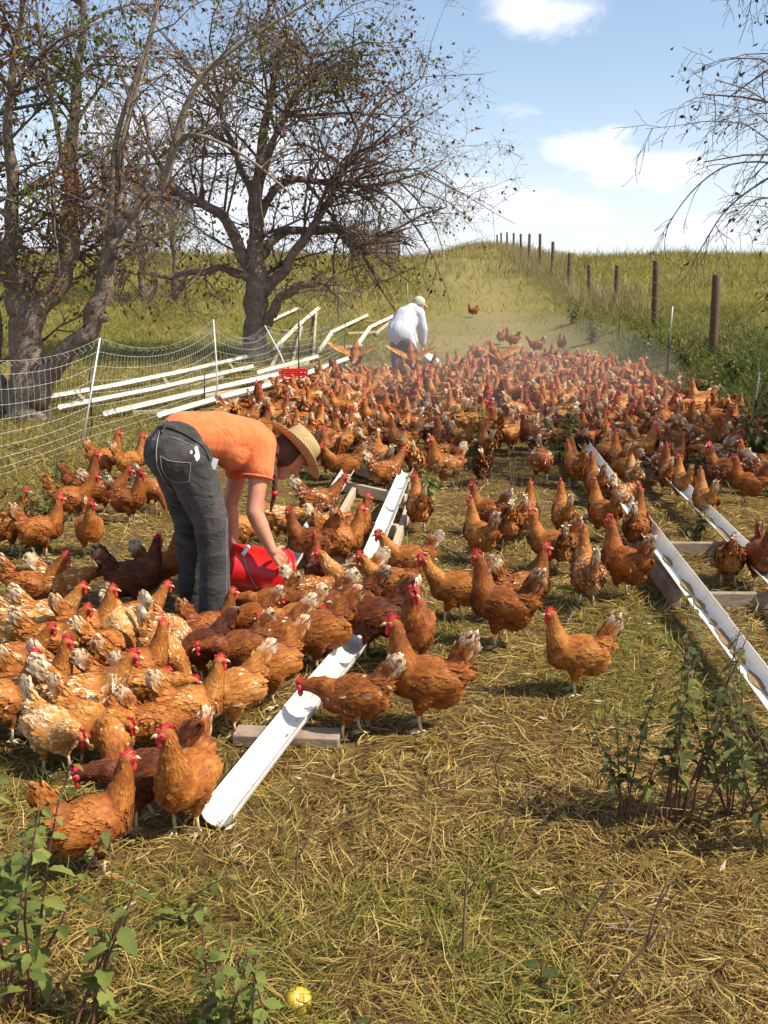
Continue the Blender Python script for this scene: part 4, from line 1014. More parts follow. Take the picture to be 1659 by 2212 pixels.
NECKS = {  # (x, z, radius) chain, head centre, head direction (x, z)
    'up':   ([(.085, .222, .064), (.108, .285, .046), (.120, .335, .032), (.124, .365, .025)], (.134, .383), (1, -.10)),
    'tall': ([(.082, .222, .064), (.098, .290, .047), (.106, .342, .033), (.110, .380, .025)], (.122, .398), (1, -.05)),
    'walk': ([(.090, .220, .062), (.126, .268, .046), (.155, .310, .033), (.172, .338, .026)], (.188, .350), (1, -.18)),
    'low':  ([(.090, .210, .062), (.138, .235, .046), (.178, .240, .034), (.205, .238, .026)], (.224, .234), (1, -.35)),
    'peck': ([(.085, .200, .062), (.138, .180, .047), (.178, .125, .034), (.196, .085, .026)], (.206, .062), (.5, -.85)),
}
def hen_parts(neck='up', head_yaw=0.0, tail=58, pitch=0, stride=0.0, spread=0.0, lift=0.0, fly=False):
    nk, hc, hd = NECKS[neck]
    pv = Vector((0, 0, .19)); ca, sa = math.cos(math.radians(pitch)), math.sin(math.radians(pitch))
    def R(p):
        d = Vector(p) - pv; return Vector((d.x * ca - d.z * sa, d.y, d.x * sa + d.z * ca)) + pv
    off = R((nk[0][0], 0, nk[0][1])) - Vector((nk[0][0], 0, nk[0][1]))
    b = MB(); seg = []          # seg: a, b, radius, flow, kind
    Rm = Matrix.Rotation(-math.radians(pitch), 3, 'Y')
    b.ell(R((0, 0, .2)), (.125, .079, .086), Rm)
    b.cap(R((.075, 0, .192)), R((.03, 0, .188)), .069, .074)
    b.ell(R((-.055, 0, .168)), (.078, .070, .070), Rm)
    b.cap(R((-.055, 0, .215)), R((-.115, 0, .245)), .062, .043)
    T = math.radians(tail); ta = R((-.100, 0, .240)); td = Vector((-math.cos(T), 0, math.sin(T))); tb = ta + td * .112
    b.cap(ta, tb, .050, .040, flat=(0, 1, 0), ff=.45)
    seg += [(R((.08, 0, .19)), R((-.09, 0, .20)), .08, Vector((-1, 0, -.15)), 'body'), (ta, tb, .04, td, 'tail'), (R((-.03, 0, .15)), R((-.08, 0, .15)), .06, Vector((-.6, 0, -.5)), 'fluff')]
    for s in (-1, 1):
        if not spread:
            b.ell(R((-.012, s * .066, .200)), (.098, .020, .054), Matrix.Rotation(math.radians(9 - pitch), 3, 'Y'))
        th = Vector((.012 + (stride * .5 * s), s * .040, .145)); kn = Vector((.022 + stride * s, s * .041, .092))
        if fly: kn = Vector((-.02, s * .04, .11))
        b.cap(th, kn, .047, .017); seg.append((th, kn, .03, Vector((-.2, 0, -1)), 'thigh'))
    c3 = [Vector((x, 0, z)) + off for x, z, r in nk]
    for i in range(len(nk) - 1):
        b.cap(c3[i], c3[i + 1], nk[i][2], nk[i + 1][2]); seg.append((c3[i], c3[i + 1], nk[i][2] * .8, (c3[i] - c3[i + 1]).normalized() , 'neck'))
    h = Vector((hc[0], 0, hc[1])) + off; hd = Vector((hd[0], 0, hd[1])).normalized()
    Rz = Matrix.Rotation(head_yaw, 3, 'Z'); nb = c3[-1]
    h = nb + Rz @ (h - nb); hd = Rz @ hd
    q = Vector((1, 0, 0)).rotation_difference(hd).to_matrix()
    b.ell(h, (.031, .0225, .0245), q)
    b.cap(nb, h, .025, .022); seg.append((h, h + hd * .01, .022, -hd, 'head'))
    return b, seg, h, hd, q, kn.z

def cards(Pn, Nn, T, L, W, lift, frand, pale, speck, tipdrop=.0):
    """feather shaped faces lying on a surface"""
    T = T - (T * Nn).sum(1, keepdims=True) * Nn; T /= np.linalg.norm(T, axis=1, keepdims=True) + 1e-9
    Bv = np.cross(Nn, T); n = len(Pn); L = L[:, None]; W = W[:, None]; lf = lift[:, None]
    def pt(f, w, u): return Pn + T * L * f + Bv * W * w + Nn * (L * lf * u)
    V = np.stack([pt(-.05, 0, -.15), pt(.38, -.5, .40), pt(.40, 0, .50), pt(.38, .5, .40), pt(.80, -.40, .72), pt(.80, .40, .72), pt(1.0, 0, .80)], 1).reshape(-1, 3)
    b = (np.arange(n) * 7)[:, None]
    F3 = np.concatenate([b + np.array(t) for t in ((0, 1, 2), (0, 2, 3), (4, 6, 2), (2, 6, 5), (1, 4, 2), (2, 5, 3))])
    rep = lambda a: np.repeat(a, 7)
    return V, F3, dict(frand=rep(frand), ftip=np.tile([0, .45, .3, .45, .85, .85, 1.0], n), pale=rep(pale), speck=rep(speck), tone=np.zeros(n * 7))
def hen_mesh(name, voxel, ncards, spread=0.0, big=1.0, **pose):
    b, seg, h, hd, q, kz = hen_parts(spread=spread, **pose)
    V, N, Q = remesh(b, voxel, max(3, int(.055 / voxel)))
    def classify(X):
        best = np.full(len(X), 9.0); fl = np.zeros((len(X), 3)); kd = np.zeros(len(X), int); tt = np.zeros(len(X))
        for i, (a, c, r, f, k) in enumerate(seg):
            a, c = np.array(a), np.array(c); d = c - a; t = np.clip(((X - a) @ d) / (d @ d + 1e-9), 0, 1)
            ds = np.linalg.norm(X - (a + t[:, None] * d), axis=1) - r; m = ds < best
            best[m] = ds[m]; fl[m] = np.array(f); kd[m] = ('body', 'tail', 'fluff', 'thigh', 'neck', 'head').index(k); tt[m] = t[m]
        return fl, kd, tt
    fl, kd, tt = classify(V)
    pale = np.where(kd == 1, np.clip((tt - .25) * .85, 0, .7), 0) + np.where(kd == 2, .30, 0) + np.where(kd == 3, .05, 0)
    at = dict(frand=np.full(len(V), .45), ftip=np.full(len(V), .35), pale=pale, speck=np.zeros(len(V)), tone=np.full(len(V), -.05))
    # feathers over the skin
    A = V[Q[:, 0]]; B = V[Q[:, 1]]; D = V[Q[:, 3]]
    ar = np.linalg.norm(np.cross(B - A, D - A), axis=1); ar /= ar.sum()
    pi = rng.choice(len(Q), ncards, p=ar); u, v = rng.random((2, ncards, 1))
    X = A[pi] + u * (B[pi] - A[pi]) + v * (D[pi] - A[pi]); n = N[Q[pi, 0]]
    fl, kd, tt = classify(X)
    fl = fl + rng.normal(0, .16, fl.shape) * np.where(kd == 2, 2.2, 1)[:, None]
    # wing feathers are longer and lie along the side
    wing = (kd == 0) & (np.abs(n[:, 1]) > .45) & (X[:, 0] < .07) & (X[:, 2] > .165)
    L = np.select([kd == 1, kd == 2, kd == 3, kd == 4, kd == 5, wing], [.034, .030, .022, .021, .007, .046], .030) * rng.uniform(.8, 1.25, ncards) * big
    W = np.select([kd == 1, kd == 2, kd == 4, kd == 5, wing], [.015, .015, .0085, .005, .016], .0165) * rng.uniform(.8, 1.2, ncards) * big
    lf = np.select([kd == 1, kd == 2, kd == 4, kd == 5], [.09, .12, .06, .03], .045) * rng.uniform(.6, 1.5, ncards)
    pl = np.where(kd == 1, np.clip((tt - .25) * .85, 0, .7), 0) + np.where(kd == 2, .30, 0) + np.where(kd == 3, .06, 0) + np.where(wing & (X[:, 0] < -.04), .08, 0)
    keep = ~(((kd == 5) | (kd == 1)) & (rng.random(ncards) < .6))
    CV, CF, CA = cards(X[keep], n[keep], fl[keep], L[keep], W[keep], lf[keep], rng.random(keep.sum()), pl[keep], np.where((kd == 0) | wing, 1.0, .4)[keep])
    Vs, F3, As = [V, CV], [CF + len(V)], [at, CA]; nv = len(V) + len(CV)
    # tail fan and wing quills
    def quills(roots, dirs, norms, L, W, pl):
        nonlocal nv
        k = len(roots)
        a, f, c = cards(np.array(roots), np.array(norms), np.array(dirs), np.array(L) * 1.0, np.array(W) * 1.0, np.full(k, .04), rng.random(k), np.array(pl), np.full(k, .6))
        Vs.append(a); F3.append(f + nv); As.append(c); nv += len(a)
    ta, tb, td = seg[1][0], seg[1][1], seg[1][3]
    r, d, nn, L, W, pl = [], [], [], [], [], []
    for s in (-1, 1):
        for i in range(9):
            f = i / 8; o = ta + td * .035 + Vector((0, s * (.008 + .012 * f), 0))
            dd = (td + Vector((0, s * .10, 0)) + Vector((-math.sin(math.atan2(td.z, -td.x)), 0, -math.cos(math.atan2(td.z, -td.x)))) * (f - .45) * .55).normalized()
            r.append(o); d.append(dd); nn.append((0, s, .1)); L.append(.094 - .03 * abs(f - .45)); W.append(.030); pl.append(.38 + .25 * random.random())
    quills(r, d, nn, L, W, pl)
    r, d, nn, L, W, pl = [], [], [], [], [], []
    if not spread:
        for s in (-1, 1):
            for i in range(6):
                f = i / 5
                r.append((-.02 - .02 * f, s * (.084 - .006 * f), .205 - .038 * f)); d.append((-1, -s * .10, -.02 + .16 * f)); nn.append((0, s, .15)); L.append(.095 - .012 * f); W.append(.020); pl.append(.06)
        quills(r, d, nn, L, W, pl)
    else:
        for s in (-1, 1):
            for row, (ln, z0) in enumerate(((.16, 0), (.10, .008), (.06, .016))):
                for i in range(11):
                    f = i / 10; root = Vector((.05 + .02 * math.sin(3 * f), s * (.06 + .17 * f), .225 + z0 * .4 + .17 * spread * f))
                    dd = Vector((-1 + 1.1 * f * f, s * (.15 + .9 * f ** 1.5), (.75 * f - .35) * spread)).normalized()
                    Rw = Matrix.Rotation(-math.radians(pose.get('pitch', 0)), 3, 'Y'); pw = Vector((0, 0, .19))
                    r.append(Rw @ (root - pw) + pw); d.append(Rw @ dd); nn.append(Rw @ Vector((.30, -s * .45, .85)).normalized()); L.append(ln * (.85 + .4 * f)); W.append(.052); pl.append(.12 + .3 * f if row == 0 else .05)
        quills(r, d, nn, L, W, pl)
    Vall = np.concatenate(Vs); attrs = {k: np.concatenate([a[k] for a in As]) for k in at}
    nf3 = sum(len(f) for f in F3)
    sm = True
    me = mk(name, Vall, [Q, np.concatenate(F3)], [M['feather']], attrs=attrs, smooth=sm)
    # feathers take the shading of the rounded body they lie on, so the plumage reads soft
    nb = len(V); card_n = np.repeat(n[keep], 7, axis=0) + rng.normal(0, .10, (len(CV), 3)).repeat(1, axis=0)
    geo = np.zeros(len(Vall) * 3, np.float32); me.vertices.foreach_get('normal', geo); geo = geo.reshape(-1, 3).copy()
    geo[:nb] = N; geo[nb:nb + len(CV)] = card_n * .8 + geo[nb:nb + len(CV)] * .2 * np.sign((geo[nb:nb + len(CV)] * card_n).sum(1, keepdims=True))
    geo /= np.linalg.norm(geo, axis=1, keepdims=True) + 1e-9
    me.normals_split_custom_set_from_vertices([tuple(v) for v in geo.tolist()])
    return me, h, hd, q, kz
def comb_mb(mb, h, q, m=0):
    # serrated blade
    prof = [(.030, .012), (.028, .024), (.021, .026), (.018, .037), (.011, .030), (.005, .044), (-.003, .032), (-.009, .042), (-.015, .028), (-.026, .030), (-.024, .016), (-.010, .018), (.010, .018)]
    V = []
    for s in (-1, 1): V += [h + q @ Vector((x, s * (.0035 if i >= 10 or i == 0 else .0022) + .004 * math.sin(x * 200), z)) for i, (x, z) in enumerate(prof)]
    n = len(prof); F = [tuple(range(n)), tuple(range(2 * n - 1, n - 1, -1))] + [(i, (i + 1) % n, n + (i + 1) % n, n + i) for i in range(n)]
    mb.add(V, F, m, False)
    for s in (-1, 1): mb.ell(h + q @ Vector((.014, s * .0185, .002)), (.014, .006, .013), q, 10, 6, m)
def wattle_mb(mb, h, q, s, m=0):
    mb.ell(h + q @ Vector((.022, s * .009, -.026)), (.010, .0045, .016), q, 10, 7, m)
def beak_mb(mb, h, hd, q, m=0):
    a = h + q @ Vector((.026, 0, .002)); c = h + q @ Vector((.050, 0, -.007))
    mb.tube([a, (a + c) / 2 + q @ Vector((0, 0, .003)), c], [.009, .0065, .0012], 8, m)
def leg_mb(mb, s, kz, stride, fly, m=0):
    if fly:
        k = Vector((-.02, s * .04, .11)); f = Vector((-.06, s * .042, .035))
    else:
        k = Vector((.020 + stride * s, s * .041, .10)); f = Vector((.014 + stride * 1.6 * s, s * .043, .008))
    mb.tube([k, (k * .5 + f * .5) + Vector((.004, 0, 0)), f], [.0075, .0062, .0075], 8, m)
    for an, ln in ((0, .055), (.55, .045), (-.55, .045), (math.pi, .026)):
        d = Vector((math.cos(an), math.sin(an), -.1 if not fly else -.9)).normalized()
        mb.tube([f, f + d * ln * .5 + Vector((0, 0, .004)), f + d * ln], [.0058, .0046, .0018], 6, m)
POSES = {
    'up': dict(neck='up', tail=60), 'up_turn': dict(neck='up', tail=55, head_yaw=.9), 'tall': dict(neck='tall', tail=64, pitch=6), 'tall_turn': dict(neck='tall', tail=56, head_yaw=-1.0, pitch=3),
    'walk': dict(neck='walk', tail=52, stride=.030), 'low': dict(neck='low', tail=50, pitch=-6, stride=.02), 'peck': dict(neck='peck', tail=48, pitch=-14), 'peck2': dict(neck='peck', tail=62, pitch=-8, head_yaw=.5),
    'fly': dict(neck='walk', tail=-15, pitch=48, spread=.55, fly=True),
}
HEN = {}; FAR = {}
def build_hen_kit():
    for k, p in POSES.items():
        me, h, hd, q, kz = hen_mesh('hen_' + k, 0.0068, 3000, **p)
        ms = [('body', me)]
        b = MB(); comb_mb(b, h, q); ms.append(('comb', b.mesh('comb', M['comb'])))
        for s in (-1, 1):
            b = MB(); wattle_mb(b, h, q, s); ms.append(('wattle', b.mesh('wattle', M['comb'])))
        b = MB(); beak_mb(b, h, hd, q); ms.append(('beak', b.mesh('beak', M['beak'])))
        for s in (-1, 1):
            b = MB(); b.ell(h + q @ Vector((.015, s * .0245, .006)), (.004, .003, .004), q, 8, 6); ms.append(('eye', b.mesh('eye', M['eye'])))
        for s in (-1, 1):
            b = MB(); leg_mb(b, s, kz, p.get('stride', 0), p.get('fly', False)); ms.append(('leg', b.mesh('leg', M['shank'])))
        HEN[k] = ms
    for k in ('up', 'up_turn', 'tall', 'tall_turn', 'walk', 'low', 'peck', 'fly'):
        p = POSES[k]
        me, h, hd, q, kz = hen_mesh('hen_small_' + k, .013, 330, big=1.7, **p)
        b = MB(); comb_mb(b, h, q, 1); beak_mb(b, h, hd, q, 2)
        for s in (-1, 1): wattle_mb(b, h, q, s, 1); leg_mb(b, s, kz, p.get('stride', 0), p.get('fly', False), 3)
        bm = bmesh.new(); bm.from_mesh(me); b2 = b.mesh('x', [M['feather'], M['comb'], M['beak'], M['shank']]); bm.from_mesh(b2)
        m2 = bpy.data.meshes.new('hen_small_' + k); bm.to_mesh(m2); bm.free()
        for m in (M['feather'], M['comb'], M['beak'], M['shank']): m2.materials.append(m)
        FAR[k] = m2
def place_hen(p, heading, pose, label, group, tone=.5, pale=.4, size=1.0, near=True):
    s = size * .94
    if near:
        ms = HEN[pose]; o = link('hen', ms[0][1]); o.location = p; o.rotation_euler = (0, 0, math.radians(heading)); o.scale = (s, s, s)
        for nm, me in ms[1:]: link(nm, me, o)
    else:
        o = link('hen', FAR[pose]); o.location = p; o.rotation_euler = (random.uniform(-.05, .05), random.uniform(-.05, .05), math.radians(heading)); o.scale = (s, s, s)
    o.color = (tone, pale, 0, 1)
    return tag(o, label, 'hen', group)
build_hen_kit()
# (u, v of the feet as seen, heading: 0 right, 90 away, 180 left, 270 towards us, pose, tone, pale, size, label)
NEAR = [
 (1246, 1500, 178, 'up', .50, .55, 1.0, 'chestnut hen with cream tail walking alone on open grass'),
 (918, 1576, 176, 'tall', .56, .50, 1.08, 'golden brown hen with pale tail standing closest to the open grass'),
 (768, 1596, 172, 'low', .44, .62, 1.0, 'brown hen with fluffy white tail stretching its head over the trough'),
 (1082, 1398, 158, 'tall', .50, .42, 1.12, 'tall rust hen with raised neck standing before another pale tailed hen'),
 (1128, 1345, 12, 'tall', .58, .60, 1.0, 'orange hen turned away with white tail beside the tall rust hen'),
 (985, 1345, 176, 'walk', .46, .45, 1.0, 'brown hen leaning forward with ruffled wing beside the tall rust hen'),
 (884, 1275, 178, 'walk', .56, .68, .98, 'orange hen with bright white tail next to the trough rail end'),
 (893, 1448, 262, 'up_turn', .42, .55, 1.05, 'brown hen facing out with pale raised tail above the golden hen'),
 (808, 1420, 186, 'low', .30, .15, 1.05, 'dark rust hen with ruffled wing crowding the trough end'),
 (848, 1330, 176, 'walk', .52, .30, .98, 'orange hen squeezed behind the dark rust hen at the trough end'),
 (690, 1452, 196, 'peck', .54, .30, 1.12, 'broad golden hen with upright tail pecking into the near trough'),
 (588, 1524, 216, 'peck', .60, .42, 1.05, 'buff hen showing its fluffy rump beside the near trough'),
 (508, 1584, 212, 'peck', .62, .58, 1.08, 'buff hen with pale upright tail bowed over beside the bare soil'),
 (418, 1612, 22, 'up', .54, .62, 1.05, 'golden hen looking right with bright comb in the near crowd'),
 (408, 1798, 256, 'tall_turn', .56, .45, 1.08, 'golden hen standing upright beside the open end of the near trough'),
 (205, 1892, 34, 'up', .38, .12, .98, 'large red brown hen seen from behind at the leafy weed'),
 (322, 1782, 196, 'low', .22, .05, 1.05, 'dark brown hen in shade behind the upright golden hen'),
 (252, 1668, 282, 'peck2', .66, .62, 1.0, 'straw coloured hen bowed with pale wing edge in the near crowd'),
 (118, 1668, 320, 'low', .72, .95, 1.05, 'nearly white hen with ragged tail above the leafy weed'),
 (196, 1652, 335, 'low', .60, .55, 1.0, 'orange hen with white wing streak above the leafy weed'),
 (192, 1604, 8, 'walk', .60, .92, 1.12, 'broad speckled white and tan hen in the near crowd'),
 (302, 1524, 25, 'up_turn', .58, .35, 1.05, 'golden hen with laced neck and red face in the near crowd'),
 (356, 1486, 318, 'peck', .62, .82, 1.0, 'speckled tan hen plunging its head down in the near crowd'),
 (92, 1566, 6, 'up', .58, .45, 1.05, 'golden hen looking right at the left end of the near crowd'),
 (118, 1458, 8, 'walk', .62, .55, 1.05, 'long orange hen with cream tail reaching the left picture edge'),
 (112, 1402, 6, 'walk', .66, .85, 1.0, 'pale laced hen with raised red comb at the back of the near crowd'),
 (196, 1426, 14, 'up', .56, .40, 1.0, 'orange hen with upright head behind the long cream tailed hen'),
 (262, 1424, 302, 'peck', .68, .85, 1.0, 'cream rumped hen bent forward near the middle of the crowd'),
 (372, 1446, 328, 'peck', .56, .95, 1.08, 'white speckled hen bowed just in front of the jeans'),
 (458, 1424, 24, 'up', .46, .20, .98, 'rust hen standing at the foot of the woman in jeans'),
 (440, 1470, 204, 'peck', .26, .10, 1.0, 'dark brown hen pecking below the white speckled hen'),
 (604, 1452, 202, 'peck', .56, .62, 1.02, 'golden hen with pale tail bowed between the bucket and near trough'),
 (585, 1362, 186, 'low', .50, .30, .82, 'rust hen peering out from under the red bucket'),
 (700, 1374, 196, 'low', .30, .70, .9, 'dark hen with white tail under the mouth of the bucket'),
 (672, 1340, 34, 'low', .56, .80, .88, 'cream backed hen beside the mouth of the bucket'),
 (762, 1324, 184, 'walk', .56, .85, 1.0, 'tan hen with white tail plume between the two trough rails'),
 (690, 1300, 104, 'up', .38, .20, .88, 'red brown hen facing away at the bucket rim'),
 (292, 1326, 10, 'up_turn', .10, .30, 1.02, 'very dark brown hen behind the near crowd'),
 (352, 1288, 20, 'tall', .58, .70, .98, 'orange hen with white fanned tail just behind the jeans'),
 (78, 1335, 2, 'walk', .52, .45, 1.02, 'golden hen with upright tail beside the fallen stick'),
 (142, 1326, 22, 'low', .60, .80, 1.0, 'hen showing a pale tail just below the fallen stick'),
 (197, 1202, 292, 'up_turn', .55, .35, 1.0, 'orange hen standing alone facing us above the fallen stick'),
 (232, 1036, 18, 'tall', .56, .40, 1.0, 'orange hen with raised tail below the net stake'),
 (286, 1040, 26, 'tall', .58, .45, 1.0, 'orange hen with raised neck right behind the jeans hip'),
 (232, 1112, 14, 'walk', .52, .65, 1.0, 'brown hen with white tail in the trio behind the woman'),
 (280, 1132, 350, 'tall', .52, .55, 1.02, 'brown hen with lifted neck in the trio behind the woman'),
 (326, 1104, 322, 'peck', .48, .60, .98, 'hen bowed to the ground beside the back of the knee'),
 (24, 1196, 12, 'tall', .55, .55, 1.0, 'hen with white tail tip at the left picture edge by the nettle'),
 (92, 1206, 28, 'up', .50, .35, 1.0, 'hen half hidden under the nettle clump'),
 (158, 1130, 10, 'walk', .52, .10, .98, 'red necked hen poking out of the nettle clump'),
 (182, 1092, 24, 'tall', .48, .15, 1.0, 'red brown hen stretching up behind the nettle clump'),
 (672, 1234, 176, 'up', .34, .15, 1.0, 'dark rust hen inside the twin trough frame'),
 (738, 1230, 14, 'up', .56, .25, 1.05, 'golden hen facing right inside the twin trough frame'),
 (706, 1186, 40, 'low', .64, .80, .95, 'buff hen showing its pale rump inside the twin trough frame'),
 (764, 1196, 28, 'tall', .50, .30, .95, 'slim brown hen behind the golden hen in the trough frame'),
 (690, 1136, 10, 'walk', .60, .75, 1.0, 'orange hen with two white tail plumes left of the twin trough'),
 (602, 1176, 356, 'low', .70, .90, .98, 'creamy hen between the bare arm and the trough'),
 (522, 1196, 20, 'up', .58, .60, .95, 'hen peeking between the arm and the knee'),
 (832, 1066, 32, 'walk', .56, .70, 1.0, 'hen with white tail feeding at the far trough end'),
 (742, 1050, 190, 'walk', .50, .40, 1.0, 'rust hen reaching over the far end of the left rail'),
 (905, 1152, 100, 'up_turn', .58, .45, 1.0, 'orange hen standing alone right of the twin trough'),
 (1036, 1216, 122, 'tall', .52, .55, 1.05, 'brown hen facing away with neck stretched in the middle yard'),
 (1054, 1160, 152, 'up', .46, .65, 1.0, 'rust hen with pale back looking left in the middle yard'),
 (1100, 1188, 84, 'peck', .50, .60, 1.0, 'brown hen bent over facing away in the middle yard'),
 (1138, 1166, 76, 'tall', .64, .85, .95, 'cream necked hen facing away in the middle yard'),
 (1190, 1238, 160, 'up', .44, .45, 1.0, 'brown hen with red face looking left in the middle yard'),
 (1216, 1166, 96, 'tall', .60, .70, 1.0, 'pale orange hen upright beyond the red faced hen'),
 (1218, 1240, 80, 'low', .60, .70, .95, 'pale hen beside the red faced brown hen'),
 (1266, 1312, 94, 'tall', .54, .88, 1.02, 'white backed hen facing away on the open straw'),
 (1346, 1292, 126, 'tall', .54, .50, 1.05, 'large brown hen facing away at the slanting trough'),
 (1302, 1166, 112, 'up', .54, .55, 1.0, 'hen walking up beside the slanting trough'),
 (1372, 1196, 70, 'tall', .58, .60, 1.0, 'buff hen facing away beside the slanting trough board'),
 (1340, 1126, 56, 'low', .70, .92, 1.05, 'big cream hen with spread tail across the slanting trough'),
 (1285, 1092, 100, 'tall', .52, .45, 1.0, 'hen looking away behind the big cream hen'),
 (1572, 1268, 76, 'peck', .56, .40, 1.02, 'hen bowed inside the slanting trough frame'),
 (1642, 1272, 262, 'up', .30, .20, 1.1, 'dark red hen facing us at the right picture edge'),
 (1610, 1090, 150, 'tall', .40, .25, 1.0, 'dark hen with upright head in shade at the right picture edge'),
 (1440, 1070, 84, 'tall', .60, .75, 1.0, 'pale hen facing away between the slanting rails'),
 (1520, 1130, 98, 'tall', .58, .55, 1.0, 'golden hen facing away by the slanting frame far rail'),
 (1022, 686, 196, 'up', .40, .60, 1.0, 'lone far hen on the empty track uphill'),
 (1212, 760, 100, 'tall', .50, .35, 1.0, 'hen standing apart at the back right of the flock'),
 (1158, 765, 170, 'walk', .50, .75, 1.0, 'hen with white tail at the back edge of the flock'),
 (1104, 752, 160, 'tall', .46, .40, 1.0, 'hen with stretched neck at the back edge of the flock'),
 (1082, 745, 60, 'up', .54, .55, 1.0, 'leftmost of the few hens standing on the empty track'),
 (1034, 780, 20, 'walk', .52, .45, 1.0, 'hen coming down the track into the flock'),
 (40, 1500, 10, 'walk', .64, .75, 1.0, 'cream tailed hen pushing in from the left picture edge'),
 (262, 1560, 15, 'low', .50, .55, .95, 'rust hen wedged between the speckled and laced hens'),
 (150, 1545, 350, 'peck', .60, .70, .95, 'buff hen with head down in the middle of the near crowd'),
 (340, 1640, 20, 'peck2', .50, .50, .95, 'brown hen with head down beside the upright golden hen'),
 (240, 1470, 40, 'peck', .55, .40, .95, 'orange hen bent forward behind the laced hen'),
 (520, 1470, 205, 'low', .44, .40, .95, 'rust hen leaning to the trough beside the bowed buff hens'),
 (60, 1420, 355, 'low', .62, .65, .95, 'orange hen leaning low at the left end of the back row'),
 (300, 1400, 30, 'walk', .60, .72, .92, 'pale winged hen just left of the white speckled hen'),
 (545, 1400, 190, 'peck', .50, .50, .92, 'brown hen with head down at the foot of the bucket'),
 (640, 1400, 200, 'low', .58, .55, .92, 'orange hen leaning over below the bucket mouth'),
 (765, 1370, 170, 'peck', .48, .45, .95, 'brown hen pecking where the two troughs meet'),
 (20, 1600, 15, 'up', .60, .70, 1.0, 'buff hen half out of frame above the leafy weed'),
 (330, 1560, 0, 'low', .55, .60, .95, 'hen leaning right below the laced hen'),
]
def poly_in(u, v, poly):
    c = False; j = len(poly) - 1
    for i in range(len(poly)):
        (xi, yi), (xj, yj) = poly[i], poly[j]
        if (yi > v) != (yj > v) and u < (xj - xi) * (v - yi) / (yj - yi) + xi: c = not c
        j = i
    return c
